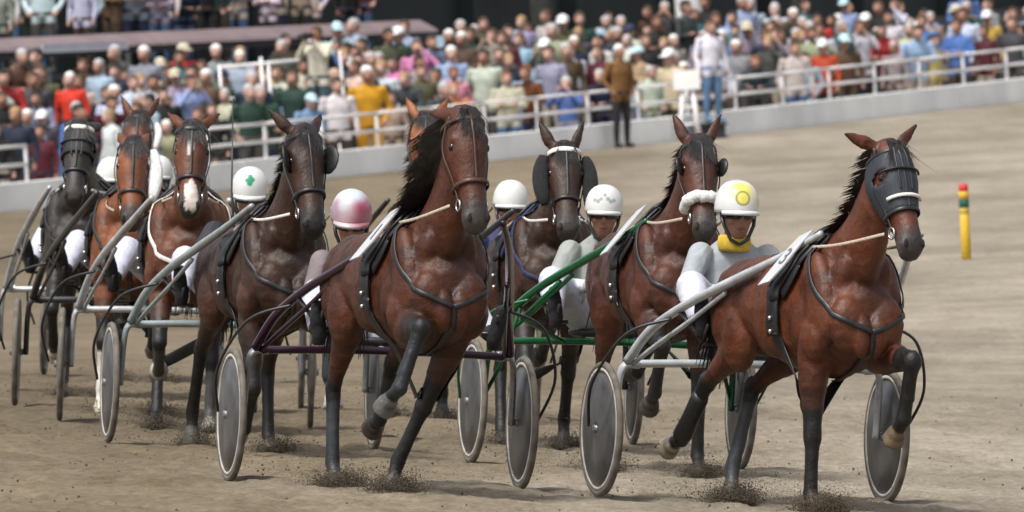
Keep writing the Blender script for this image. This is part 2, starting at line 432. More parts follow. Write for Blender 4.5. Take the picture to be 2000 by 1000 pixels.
    for key, s in (('RH', -1), ('LH', 1)):
        sh, ga, ca, pa, lat = spec['pose'][key]
        sti = V3(s * .175, -.36 + sh, 1.0)
        ho = sti + dirv(ga, lat) * .48
        fe = ho + dirv(ca, lat) * .40
        co_ = fe + dirv(pa, lat) * .105
        so_ = co_ + dirv(pa * .85, lat) * .075
        legs[key] = [sti, ho, fe, co_, so_]
    planted = spec['planted']
    zmin = sum(legs[k][4].z for k in planted) / len(planted)
    for k in planted: legs[k] = lerp_z(legs[k], zmin - legs[k][4].z)
    lc = spec.get('legcol', {})
    for key in ('RF', 'LF', 'RH', 'LH'):
        j = legs[key]; s = -1 if key[0] == 'R' else 1
        c1, c2, c3 = lc.get(key, (pts_c, pts_c, (.055, .047, .04)))     # cannon, pastern, hoof
        a, b2, c_, d_, e_ = j
        if key[1] == 'F':
            shp = V3(s * .175, .62, 1.12)
            G.tube([shp, a.lerp(shp, .3), a, a.lerp(b2, .22), a.lerp(b2, .5), a.lerp(b2, .8), b2],
                   [(.08, .12), (.085, .125), (.078, .115), (.078, .105), (.062, .076), (.049, .056), (.050, .054)], 14, coat, side=(1, 0, 0),
                   cols=[red, red, red, coat, tuple((x + y) / 2 for x, y in zip(coat, pts_c)), pts_c, pts_c])
            kd_ = (b2 - a).normalized()
            G.ell(b2, (.052, .054, .062), pts_c)
        else:
            hip = V3(s * .15, -.52, 1.15)
            G.tube([hip, a.lerp(hip, .4), a, a.lerp(b2, .25), a.lerp(b2, .55), a.lerp(b2, .85), b2],
                   [(.12, .20), (.11, .18), (.085, .14), (.075, .115), (.055, .075), (.040, .052), (.042, .055)], 14, coat, side=(1, 0, 0),
                   cols=[coat, coat, red, coat, coat, tuple((x + y) / 2 for x, y in zip(coat, pts_c)), pts_c])
            u_ = (a - b2).normalized()
            pt = b2 - (b2 - c_).normalized() * 0.0 + (V3(0, -1, .35)).normalized() * .035 + u_ * .02
            G.ell(pt, (.030, .040, .050), pts_c)
            G.ell(b2, (.044, .052, .060), pts_c)
        G.tube([b2, b2.lerp(c_, .25), b2.lerp(c_, .55), b2.lerp(c_, .85), c_], [(.046, .050), (.038, .043), (.036, .041), (.038, .044), (.042, .048)], 12, c1, side=(1, 0, 0),
               cols=[pts_c, c1, c1, c1, c1])
        G.ell(c_, (.044, .050, .047), c1)
        G.tube([c_, c_.lerp(d_, .5), d_], [(.041, .045), (.036, .038), (.042, .046)], 12, c2, side=(1, 0, 0), cols=[c1, c2, c2])
        # hoof: flares to a flat sole
        ax = (e_ - d_).normalized()
        G.tube([d_ - ax * .006, d_, d_.lerp(e_, .5), e_, e_ + ax * .004], [(.040, .042), (.049, .053), (.056, .061), (.063, .070), (.060, .066)], 14, c3, side=(1, 0, 0))
    dark_h = spec.get('dark_face')
    blaze = spec.get('blaze')
    Rinv = rotm.transposed()
    def recolour(co, c):
        loc = (Rinv @ (co - P0)) / HK
        if loc.z > -.02 and loc.z < .64 and abs(loc.x) < .13 and abs(loc.y) < .2:
            if loc.z > .47 and co.z < pz + .1:
                k = min(1, (loc.z - .47) / .06); 
                if loc.y < .2: c = tuple(a * (1 - k) + b * k for a, b in zip(c, muz))
            if blaze and loc.y > .02:
                bc = blaze
                k1 = ((loc.x + .006) / .022) ** 2 + ((loc.z - .17) / .075) ** 2 + .25 * math.sin(loc.z * 60 + loc.x * 90); k2 = ((loc.x - .004) / .040) ** 2 + ((loc.z - .50) / .10) ** 2 + .3 * math.sin(loc.z * 45 - loc.x * 120)
                if min(k1, k2) < 1: c = bc
            if dark_h and loc.y > .0 and loc.z < .42: c = shade(c, dark_h)
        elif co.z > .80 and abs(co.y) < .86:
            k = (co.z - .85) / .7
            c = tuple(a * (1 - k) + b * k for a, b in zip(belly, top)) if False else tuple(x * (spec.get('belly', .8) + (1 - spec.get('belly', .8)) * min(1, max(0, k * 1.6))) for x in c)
        return c
    def disp(co):
        if co.z < .72: return mnoise.noise(co * 26) * .0012
        loc = (Rinv @ (co - P0)) / HK
        hd = -.02 < loc.z < .64 and abs(loc.x) < .13 and abs(loc.y) < .2
        r = mnoise.noise(Vector((co.x * 7 + 3, co.y * 6, co.z * 4.2)))
        rid = 1 - abs(mnoise.noise(Vector((co.x * 9, co.y * 8 + 5, co.z * 5)))) * 2
        vein = max(0.0, 1 - abs(mnoise.noise(Vector((co.x * 13 + 9, co.y * 11, co.z * 9)))) * 9)
        if hd: return r * .0015 + vein * .0018
        return r * .007 + rid * .0035 + vein * .0022
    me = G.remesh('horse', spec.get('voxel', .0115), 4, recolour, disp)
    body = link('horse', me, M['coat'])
    tag(body, spec['label'], 'horse', 'racing trotters in harness')
    bv = BVHTree.FromPolygons([v.co for v in me.vertices], [tuple(p_.vertices) for p_ in me.polygons])
    S = spec.get('scale', .98)
    # place it
    ax = spec['axle']; yaw = spec['yaw']
    rotq = Matrix.Rotation(math.atan(BANK), 4, 'Y') @ Matrix.Rotation(R(yaw), 4, 'Z')
    g0 = Vector((ax[0], ax[1], gz(ax[0], ax[1])))
    body.matrix_world = Matrix.Translation(g0) @ rotq @ Matrix.Translation(V3(spec.get('hx', 0), 1.42, -zmin * S - .01)) @ Matrix.Rotation(R(spec.get('hyaw', 0)), 4, 'Z') @ Matrix.Scale(S, 4)
    body['_rig'] = 0
    del body['_rig']
    hxm = (Matrix.Translation(V3(spec.get('hx', 0), 1.42, -zmin * S - .01)) @ Matrix.Rotation(R(spec.get('hyaw', 0)), 4, 'Z') @ Matrix.Scale(S, 4)).inverted()
    def tohorse(x, f, z): return hxm @ V3(x, f, z)   # from the sulky's frame
    # ---- children
    def strap(name, pts, wdt, m, off=.011, snap=True, closed=False, thick=.004, sub=8):
        P = catmull(pts, sub); o2 = []; nm = []
        for v in P:
            if snap:
                co, no, _, _ = bv.find_nearest(v)
                if co is None: continue
                o2.append(co + no * off); nm.append(no)
            else: o2.append(v)
        if snap:
            for _ in range(3): o2 = [o2[0]] + [(o2[i - 1] + o2[i] * 2 + o2[i + 1]) / 4 for i in range(1, len(o2) - 1)] + [o2[-1]]
            for i, v in enumerate(o2):
                co, no, _, _ = bv.find_nearest(v)
                if (v - co).dot(no) < off: o2[i] = co + no * off
            for _ in range(2): nm = [nm[0]] + [(nm[i - 1] + nm[i] * 2 + nm[i + 1]).normalized() for i in range(1, len(nm) - 1)] + [nm[-1]]
        g = Geo()
        k = len(o2); rings = []
        for i in range(k):
            t = (o2[min(i + 1, k - 1)] - o2[max(i - 1, 0)]); t = t.normalized() if t.length > 1e-6 else Vector((0, 0, 1))
            n_ = nm[i] if snap else Vector((0, 0, 1))
            n_ = n_ - t * n_.dot(t); n_ = n_.normalized() if n_.length > 1e-4 else t.orthogonal().normalized()
            rings.append((o2[i], t.cross(n_) * (wdt / 2), n_ * thick))
        g.ring_loft(rings, 8, exp=3.0)
        return g.obj(name, m, body)
    def hloop(name, t, wdt, m, off=.006, lo=-180, hi=180, tilt=0.0):
        rings = []
        for a in range(lo, hi + 1, 8):
            c, no = hell(t + tilt * math.cos(R(a)), R(a), 1.05); rings.append((c + no * off, d * (wdt / 2), no * max(.004, off * .5)))
        g = Geo(); g.ring_loft(rings, 8, exp=3.0); return g.obj(name, m, body)
    e_g = None
    for s in (-1, 1):
        g = Geo(); g.ell(hp(.185, .020, s * .084), (.022, .022, .027), rot=rotm); g.obj('eye', M['eye'], body)
        co, no, _, _ = bv.find_nearest(hp(.560, .055, s * .052))
        g = Geo(); tz = no.to_track_quat('Z', 'Y').to_matrix(); g.ell(co + no * .0005, (.012, .024, .006), rot=tz); g.obj('nostril', M['nostril'], body)
    lm = M[spec.get('strap', 'leather')]
    br = hloop('bridle', .06, .022, lm, .005)
    nb = hloop('noseband', .375, spec.get('nb_w', .024), M[spec.get('noseband', 'leather')], spec.get('nb_off', .006))
    for s in (-1, 1):
        strap('cheek_strap', [hp(.02, .03, s * .1), hp(.15, -.04, s * .14), hp(.30, -.03, s * .13), hp(.455, -.03, s * .1)], .018, lm)
        co, no, _, _ = bv.find_nearest(hp(.465, -.035, s * .09))
        g = Geo(); rg = [co + no * .012 + (d * math.cos(a) + nn * math.sin(a)) * .030 for a in [i * math.pi / 6 for i in range(13)]]
        g.tube(rg, .006, 6); g.obj('bit_ring', M['chrome'], body)
    strap('face_strap', [hp(.0, .1, 0), hp(.12, .12, 0), hp(.25, .1, 0), hp(.37, .1, 0)], .014, lm)
    if spec.get('browband'):
        hloop('browband', .045, .034, M[spec['browband']], .010, -75, 75, .02)
    if spec.get('white_bar'):
        hloop('nose_roll', .31, .020, M['strap_white'], .014, -62, 62)
    if spec.get('shadow_roll'):
        g = Geo(); pts = []
        for a in range(-118, 119, 8):
            co, no, _, _ = bv.find_nearest(hp(.40, math.cos(R(a)) * .15 - .02, math.sin(R(a)) * .15)); pts.append(co + no * .022)
        g.tube(pts, [.034 + .004 * math.sin(i * 2.3) for i in range(len(pts))], 10); g.obj('nose_roll', M['fleece_white'], body)
    ck = spec.get('cheek_roll')
    if ck:
        for s in (-1, 1):
            m_, wid, ln = ck
            if isinstance(m_, tuple): m2 = m_[0 if s < 0 else 1]
            else: m2 = m_
            if not m2: continue
            g = Geo(); n_ = 9; pp = [hp(.05 + ln * i / (n_ - 1), -.01, s * (.125 + .02 * math.sin(math.pi * i / (n_ - 1)))) for i in range(n_)]
            rr = [(wid * (math.sin(math.pi * (i + .35) / (n_ - .3)) ** .4), .045 * (math.sin(math.pi * (i + .35) / (n_ - .3)) ** .5)) for i in range(n_)]
            g.tube(pp, rr, 12, side=sd, exp=2.6); g.obj('cheek_roll', M[m2], body)
    if spec.get('blinker'):
        for s in (-1, 1):
            g = Geo(); sz = spec['blinker']
            for thick in (0,):
                c0 = hp(.175, .030, s * .116)
                g.ell(c0, (.016, sz, sz * 1.05), rot=rotm @ Matrix.Rotation(R(-s * 28), 3, 'Z'))
            g.obj('blinker', M['leather'], body)
    if spec.get('hood'):
        g = Geo(); hm, t1 = spec['hood']; n_ = 28; m_ = 18; grid = []
        for j in range(m_):
            t = .062 + (t1 - .062) * j / (m_ - 1); row = []
            for i in range(n_):
                a = R(-138 + 276 * i / (n_ - 1))
                row.append(hell(t, a, 1.07)[0])
            grid.append(row)
        for row in grid:
            for v in row: g.v.append(v); g.c.append((1, 1, 1))
        for j in range(m_ - 1):
            for i in range(n_ - 1):
                c = (grid[j][i] + grid[j + 1][i + 1]) / 2
                if min((c - hp(.185, .02, s * .095)).length for s in (-1, 1)) < .045: continue
                a = j * n_ + i; g.f.append((a, a + 1, a + n_ + 1, a + n_))
        ho = g.obj('hood', M[hm], body)
        sm = ho.modifiers.new('t', 'SOLIDIFY'); sm.thickness = .006; sm.offset = 0
        for a0 in (-18, 18):
            strap('hood_seam', [hp(.02, .12, a0 / 18 * .035), hp(.15, .12, a0 / 18 * .04), hp(.28, .1, a0 / 18 * .035)], .010, M['leather'], .014)
        hloop('hood_seam', .17, .010, M['leather'], .014, -60, 60)
    # saddle, girth, breast straps, back strap
    f0 = .34
    def bring(f, lo, hi, step=12):
        return [V3(math.sin(R(a)) * .5, f, 1.2 + math.cos(R(a)) * .6) for a in range(lo, hi + 1, step)]
    strap('saddle_pad', bring(f0, -76, 76), .20, M[spec.get('pad', 'leather')], .014, thick=.014, sub=4)
    strap('harness_saddle', bring(f0 + .01, -84, 84), .075, M['leather'], .034, thick=.010, sub=4)
    strap('girth', bring(f0 - .02, 80, 280), .075, M['leather'], .008, sub=4)
    for s in (-1, 1):
        strap('girth_guard', [V3(s * .5, f0 - .03, 1.36), V3(s * .5, f0 - .04, 1.22), V3(s * .5, f0 - .03, 1.06), V3(s * .5, f0 - .02, .98)], .105, M['leather'], .018, thick=.010)
        for zz in (1.12, 1.03):
            co, no, _, _ = bv.find_nearest(V3(s * .5, f0 - .03, zz)); g = Geo(); g.ell(co + no * .032, (.012, .012, .012)); g.obj('buckle', M['chrome'], body)
    strap('back_strap', [V3(0, f0, 1.7), V3(0, 0, 1.7), V3(0, -.4, 1.7), V3(0, -.78, 1.5)], .024, M['leather'], .006)
    bm = M[spec.get('breast', 'leather')]
    for s in (-1, 1):
        strap('breast_strap', [V3(s * .12, .46, 1.62), V3(s * .26, .62, 1.36), V3(s * .16, .80, 1.16), V3(0, .9, 1.08)], .028, bm)
    strap('chest_strap', [V3(0, .9, 1.10), V3(0, .86, .98), V3(0, .70, .86), V3(0, .40, .80)], .026, bm)
    for s in (-1, 1):
        g = Geo(); c0 = V3(s * .17, f0 + .03, 1.50); g.ell(c0, (.018, .018, .018)); g.obj('terret_ring', M['chrome'], body)
    # reins: bit to saddle ring to the driver's hands
    hands = spec.get('hands', (.08, .38, 1.06))
    for s in (-1, 1):
        b0 = hp(.465, -.04, s * .11); r0 = V3(s * .17, f0 + .03, 1.51); h0 = tohorse(s * hands[0], hands[1], hands[2])
        mid = b0.lerp(r0, .5) + Vector((0, 0, -.02)) + Vector((s * .03, 0, 0)); mid2 = r0.lerp(h0, .5) + Vector((s * .10, 0, .02))
        g = Geo(); g.tube(catmull([b0, mid, r0], 8), [(.009, .004)] * 17, 6, side=(0, 0, 1)); g.obj('rein', M[spec.get('rein', 'strap_tan')], body)
        g = Geo(); g.tube(catmull([r0, mid2, h0], 8), [(.009, .004)] * 17, 6, side=(0, 0, 1)); g.obj('rein', M['strap_tan'], body)
    g = Geo(); b0 = hp(.02, .02, 0); g.tube(catmull([b0 + Vector((0, 0, .03)), V3(px * .5, .80, 1.62 + (pz - 1.9) * .5) + Vector((0, 0, .16)), V3(0, f0, 1.585)], 8), .006, 6); g.obj('check_rein', M['leather'], body)
    # number plates, leaning like a roof on the shoulders
    pl = spec.get('plate')
    if pl is not None:
        for s in ((-1, 1) if spec.get('plate_both', True) else (-1,)):
            lo_ = V3(s * .38, f0 - .02, 1.30); hi_ = V3(s * .11, f0 + .02, 1.66); upv = (hi_ - lo_) * .84; L = upv.length; upv.normalize()
            fw = V3(0, 1, 0); no = upv.cross(fw) * (1 if s < 0 else -1)
            if no.x * s < 0: no = -no
            g = Geo(); outl = [(-.075, 0), (.03, .03), (.055, .12), (.06, L - .10), (.075, L), (-.035, L - .05), (-.06, L - .14), (-.07, .12)]
            for off in (0, .008):
                for a, b in outl: g.v.append(lo_ + fw * a + upv * b + no * off); g.c.append((1, 1, 1))
            k = len(outl)
            g.f = [tuple(range(k))[::-1], tuple(range(k, 2 * k))] + [(i, (i + 1) % k, (i + 1) % k + k, i + k) for i in range(k)]
            po = g.obj('number_plate', M['plate'], body, smooth=False)
            if pl:
                tm = text_mesh(pl, .15, .0015); xdir = upv.cross(no)
                mt = Matrix((xdir, upv, no)).transposed().to_4x4()
                mt.translation = lo_ + fw * .0 + upv * (L * .5) + no * .0105
                tm.transform(mt); link('number', tm, M['ink'], po)
    # mane and forelock
    g = Geo(); mside = spec.get('mane_side', -1); ml = spec.get('mane_len', .11); rnd = random.Random(spec.get('seed', 1))
    for i in range(spec.get('mane_n', 520) * 2):
        t = rnd.random() ** .9; k = t * 10.2 + .6; a = int(k); fr = k - a
        c = npts[a].lerp(npts[min(a + 1, 11)], fr); tn = (npts[min(a + 1, 11)] - npts[max(a - 1, 0)]).normalized()
        nv = (Vector((1, 0, 0)).cross(tn)); nv = nv if nv.z > 0 else -nv
        rad = nr[a][1] * (1 - fr) + nr[min(a + 1, 11)][1] * fr
        r0 = c + nv * (rad - .01) + Vector((rnd.uniform(-.012, .012), 0, 0))
        L = ml * rnd.uniform(.55, 1.15); back = V3(0, -1, 0)
        lift = spec.get('mane_lift', .3); sp = rnd.gauss(0, .16)
        cl = math.sin(t * 37) * .10; sp = sp * .5 + cl
        d0 = (nv * .35 + Vector((mside * .9, 0, 0)) + back * .25 + tn * sp).normalized()
        d1 = (Vector((mside * (.30 + lift), 0, -.85 + lift + rnd.gauss(0, .10))) + back * .45 + tn * sp).normalized()
        pts = [r0, r0 + d0 * L * .28, r0 + d0 * L * .36 + d1 * L * .3, r0 + d0 * L * .36 + d1 * L * .72]
        wv = rnd.uniform(.0025, .006); wd = tn * wv
        b = len(g.v)
        for q2, sc in zip(pts, (1, 1.1, .8, .12)):
            g.v += [q2 - wd * sc, q2 + wd * sc]; g.c += [(1, 1, 1)] * 2
        for q2 in range(3): g.f.append((b + 2 * q2, b + 2 * q2 + 1, b + 2 * q2 + 3, b + 2 * q2 + 2))
    for i in range(spec.get('forelock_n', 60) * 2):
        r0 = hp(.0 + rnd.uniform(-.01, .03), .07, rnd.uniform(-.045, .045)); L = rnd.uniform(.09, .19)
        s_ = rnd.gauss(0, .35); p1 = r0 + nn * .025 + d * L * .3 + sd * s_ * .02; p2 = r0 + d * L + nn * .035 + sd * s_ * L
        wd = sd * .003; b = len(g.v)
        for q2, sc in zip((r0, p1, p2), (1, 1, .15)): g.v += [q2 - wd * sc, q2 + wd * sc]; g.c += [(1, 1, 1)] * 2
        for q2 in range(2): g.f.append((b + 2 * q2, b + 2 * q2 + 1, b + 2 * q2 + 3, b + 2 * q2 + 2))
    mo = g.obj('mane', M[spec.get('hair', 'hair_black')], body); mo['kind'] = 'stuff'
    g = Geo()
    for i in range(160):
        r0 = V3(rnd.gauss(0, .02), -.79, 1.25 + rnd.gauss(0, .02)); L = rnd.uniform(.28, .5); sx = rnd.gauss(0, .05); kb = rnd.uniform(.10, .22)
        pts = [r0, r0 + V3(sx * .3, -kb, .0), r0 + V3(sx * .8, -kb - .06, -.3 * L), r0 + V3(sx * 1.3, -kb - .10, -L)]
        wd = Vector((.008, 0, 0)); b = len(g.v)
        for q2, sc in zip(pts, (1, 1.1, 1, .2)): g.v += [q2 - wd * sc, q2 + wd * sc]; g.c += [(1, 1, 1)] * 2
        for q2 in range(3): g.f.append((b + 2 * q2, b + 2 * q2 + 1, b + 2 * q2 + 3, b + 2 * q2 + 2))
    to = g.obj('tail', M[spec.get('hair', 'hair_black')], body); to['kind'] = 'stuff'
    # leg boots
    for key, kind, m_ in spec.get('boots', ()):
        j = legs[key]
        if kind == 'cannon': a, b, r_ = j[1].lerp(j[2], .18), j[2].lerp(j[3], .1), .050
        elif kind == 'knee': a, b, r_ = j[0].lerp(j[1], .80), j[1].lerp(j[2], .18), .066
        else: a, b, r_ = j[2].lerp(j[3], .55), j[3].lerp(j[4], .7), .062
        g = Geo(); g.tube([a, a.lerp(b, .12), a.lerp(b, .5), a.lerp(b, .88), b], [r_ * .8, r_, r_ * .96, r_ * 1.08, r_ * .9], 14, side=(1, 0, 0)); g.obj('leg_boot', M[m_], body)
    hoofs = [body.matrix_world @ legs[k][4] for k in planted]
    return body, hoofs
# ------------------------------------------------------------------ sulkies
TR = .79
def rig_matrix(ax, yaw):
    g0 = Vector((ax[0], ax[1], gz(ax[0], ax[1])))
    return Matrix.Translation(g0) @ Matrix.Rotation(math.atan(BANK), 4, 'Y') @ Matrix.Rotation(R(yaw), 4, 'Z')

def revolve(profile, n=48):
    """profile: (x along the axle, radius) closed loop -> ring around the X axis"""
    g = Geo(); k = len(profile)
    for i in range(n):
        a = 2 * math.pi * i / n
        for x, r in profile: g.v.append(Vector((x, r * math.cos(a), r * math.sin(a)))); g.c.append((1, 1, 1))
    for i in range(n):
        for j in range(k):
            a = i * k + j; b = i * k + (j + 1) % k; c = ((i + 1) % n) * k
            g.f.append((a, b, c + (j + 1) % k, c + j))
    return g
WR = .358
_ty = revolve([(.019 * math.cos(a), WR - .020 + .020 * math.sin(a)) for a in [i * math.pi / 4 for i in range(8)]]).mesh('tyre')
_rim = revolve([(-.016, WR - .034), (.016, WR - .034), (.017, WR - .052), (-.017, WR - .052)]).mesh('rim')
_disc = revolve([(-.012, WR - .050), (.012, WR - .050), (.020, .16), (.030, .045), (.030, .012), (-.030, .012), (-.030, .045), (-.020, .16)]).mesh('disc')
_hub = revolve([(-.045, .001), (-.045, .022), (.045, .022), (.045, .001)], 16).mesh('hub')

def make_sulky(spec):
    root = bpy.data.objects.new('sulky', None); COL.objects.link(root)
    root.matrix_world = rig_matrix(spec['axle'], spec['yaw'])
    tag(root, spec['s_label'], 'sulky', 'two-wheeled racing sulkies')
    m = M[spec['tube']]; dm = M[spec.get('fork', spec['tube'])]
    for s in (-1, 1):
        wh = bpy.data.objects.new('wheel', None); COL.objects.link(wh); wh.parent = root; wh.location = V3(s * TR, 0, WR - .006)
        for nm, me_, mm in (('tyre', _ty, M[spec.get('tyre', 'tyre')]), ('rim', _rim, M['rim']), ('disc', _disc, M['disc']), ('hub', _hub, M['hub'])):
            if nm == 'tyre' and spec.get('tyre'): me_ = me_.copy()
            link(nm, me_, mm, wh)
        # shaft: from beside the saddle back and down, outwards to the wheel
        pts = catmull([V3(s * .235, 1.95, 1.43), V3(s * .34, 1.62, 1.30), V3(s * .45, 1.15, 1.165), V3(s * .55, .70, 1.035), V3(s * .63, .32, .89), V3(s * .69, .10, .715)], 7)
        k = len(pts)
        g = Geo(); g.tube(pts, [.016 + .009 * min(1, i / 12) for i in range(k)], 10); g.obj('shaft', m, root)
        # brace under the shaft
        g = Geo(); g.tube(catmull([V3(s * .46, 1.05, 1.10), V3(s * .53, .70, .95), V3(s * .61, .32, .80), V3(s * .66, .10, .70)], 6), .013, 8); g.obj('brace', m, root)
        # outer stay bowing round the wheel down to the hub
        g = Geo(); g.tube(catmull([V3(s * .59, .54, .95), V3(s * .80, .42, .86), V3(s * .915, .22, .60), V3(s * .87, .03, .37)], 7), .0085, 8); g.obj('wheel_stay', M[spec.get('stay', 'black_metal')], root)
        # inner fork blade
        g = Geo(); g.tube(catmull([V3(s * .62, .09, .705), V3(s * .70, .08, .69), V3(s * .722, .05, .58), V3(s * .728, .0, .34)], 6), [(.018, .030)] * 19, 10, side=(1, 0, 0)); g.obj('fork', dm, root)
        # foot rest with stirrup
        g = Geo(); g.tube([V3(s * .57, .62, .99), V3(s * .46, .70, .83), V3(s * .40, .71, .83)], .013, 8); g.tube([V3(s * .47, .70, .83), V3(s * .47, .80, .93)], .010, 8); g.obj('foot_rest', M['black_metal'], root)
    g = Geo(); g.tube(catmull([V3(-.68, .09, .700), V3(-.4, .10, .71), V3(0, .10, .715), V3(.4, .10, .71), V3(.68, .09, .70)], 5), .021, 10); g.obj('crossbar', m, root)
    g = Geo(); g.tube([V3(0, .10, .715), V3(0, -.02, .725), V3(0, -.14, .73)], .022, 10)
    g.tube([V3(-.16, .10, .71), V3(-.13, -.14, .73)], .012, 8); g.tube([V3(.16, .10, .71), V3(.13, -.14, .73)], .012, 8); g.obj('seat_bracket', dm, root)
    g = Geo(); g.ring_loft([(V3(0, -.14, z), Vector((a, 0, 0)), Vector((0, b, 0))) for z, a, b in ((.735, .17, .15), (.745, .20, .18), (.77, .205, .185), (.785, .19, .17))], 20, exp=2.6); g.obj('seat', M['seat'], root)
    if spec.get('truss'):
        for s in (-1, 1):
            g = Geo(); g.tube([V3(s * .50, .92, 1.06), V3(s * .60, .40, .84), V3(s * .30, .12, .71)], .014, 8)
            g.tube([V3(s * .61, .40, .90), V3(s * .66, .1, .55), V3(s * .72, .02, .40)], .012, 8); g.obj('truss', m, root)
    return root

# ------------------------------------------------------------------ people: one skinned body, coloured by regions
def region_material(name, rough=.7):
    """Col attribute: R = upper garment, G = trousers, B = hair; else skin. Colours from the object's own properties."""
    m = bpy.data.materials.new(name); m.use_nodes = True
    n = m.node_tree.nodes; l = m.node_tree.links; b = n['Principled BSDF']; b.inputs['Roughness'].default_value = rough
    b.inputs['Specular IOR Level'].default_value = .25
    a = n.new('ShaderNodeAttribute'); a.attribute_name = 'Col'
    sp = n.new('ShaderNodeSeparateColor'); l.new(a.outputs['Color'], sp.inputs[0])
    def oa(k):
        x = n.new('ShaderNodeAttribute'); x.attribute_type = 'OBJECT'; x.attribute_name = k; return x.outputs['Color']
    cur = oa('skin')
    for ch, k in (('Red', 'upper'), ('Green', 'lower'), ('Blue', 'hair')):
        st = n.new('ShaderNodeMapRange'); st.inputs['From Min'].default_value = .4; st.inputs['From Max'].default_value = .6
        l.new(sp.outputs[ch], st.inputs['Value'])
        mx = n.new('ShaderNodeMix'); mx.data_type = 'RGBA'; l.new(st.outputs[0], mx.inputs['Factor']); l.new(cur, mx.inputs[6]); l.new(oa(k), mx.inputs[7]); cur = mx.outputs[2]
    tc = n.new('ShaderNodeTexCoord'); nz = n.new('ShaderNodeTexNoise'); nz.inputs['Scale'].default_value = 9; nz.inputs['Detail'].default_value = 4; l.new(tc.outputs['Object'], nz.inputs['Vector'])
    mr = n.new('ShaderNodeMapRange'); mr.inputs['From Min'].default_value = .3; mr.inputs['From Max'].default_value = .7; mr.inputs['To Min'].default_value = .8; mr.inputs['To Max'].default_value = 1.15; l.new(nz.outputs['Fac'], mr.inputs['Value'])
    vm = n.new('ShaderNodeVectorMath'); vm.operation = 'SCALE'; l.new(cur, vm.inputs[0]); l.new(mr.outputs[0], vm.inputs['Scale']); l.new(vm.outputs[0], b.inputs['Base Color'])
    bp = n.new('ShaderNodeBump'); bp.inputs['Strength'].default_value = .5; bp.inputs['Distance'].default_value = .03
    nw = n.new('ShaderNodeTexNoise'); nw.inputs['Scale'].default_value = 7; nw.inputs['Distortion'].default_value = 1.2; l.new(tc.outputs['Object'], nw.inputs['Vector'])
    l.new(nw.outputs['Fac'], bp.inputs['Height']); l.new(bp.outputs[0], b.inputs['Normal'])
    return m
M['people'] = region_material('people_cloth_and_skin')
SK, UP, LO, HA, BT = (0, 0, 0), (1, 0, 0), (0, 1, 0), (0, 0, 1), (0, 0, 1)

def add_head(G, c, fw, upv, hair=True, face=1.0, scale=1.0):
    """c: head centre; fw: facing; a head with nose, brow, lips, ears and (optionally) hair"""
    fw = fw.normalized(); sdv = fw.cross(upv).normalized(); upv = sdv.cross(fw).normalized()
    rot = Matrix((sdv, fw, upv)).transposed(); k = scale
    def P(s, f, u): return c + sdv * (s * k) + fw * (f * k) + upv * (u * k)
    i0 = len(G.v); G.ell(P(0, -.005, .025), (.076 * k, .096 * k, .098 * k), SK, rot=rot, n=16)
    if hair:
        for i in range(i0, len(G.v)):
            q = rot.transposed() @ (G.v[i] - c) / k
            if q.z > .075 or (q.y < .01 and q.z > -.04): G.c[i] = HA
    G.tube([P(0, .018, .02), P(0, .022, -.04), P(0, .028, -.085), P(0, .034, -.115)], [(.068 * k, .080 * k), (.062 * k, .072 * k), (.047 * k, .055 * k), (.026 * k, .030 * k)], 14, SK, side=sdv)
    G.tube([P(0, .088, .022), P(0, .104, -.008), P(0, .113, -.024), P(0, .092, -.034)], [.009 * k, .012 * k, .015 * k, .008 * k], 8, SK)
    G.ell(P(0, .083, .03), (.055 * k, .012 * k, .010 * k), SK, rot=rot); G.ell(P(0, .083, -.058), (.024 * k, .011 * k, .009 * k), (0, 0, 0), rot=rot)
    G.ell(P(0, .078, -.07), (.020 * k, .012 * k, .008 * k), SK, rot=rot)
    for s in (-1, 1):
        G.ell(P(s * .078, -.005, .0), (.010 * k, .020 * k, .032 * k), SK, rot=rot)
        G.ell(P(s * .043, .070, -.02), (.022 * k, .018 * k, .02 * k), SK, rot=rot)
    if hair:
        G.ell(P(0, -.024, .058), (.092 * k, .100 * k, .092 * k), HA, rot=rot, n=16); G.ell(P(0, -.052, .0), (.084 * k, .062 * k, .08 * k), HA, rot=rot)
    return P, rot

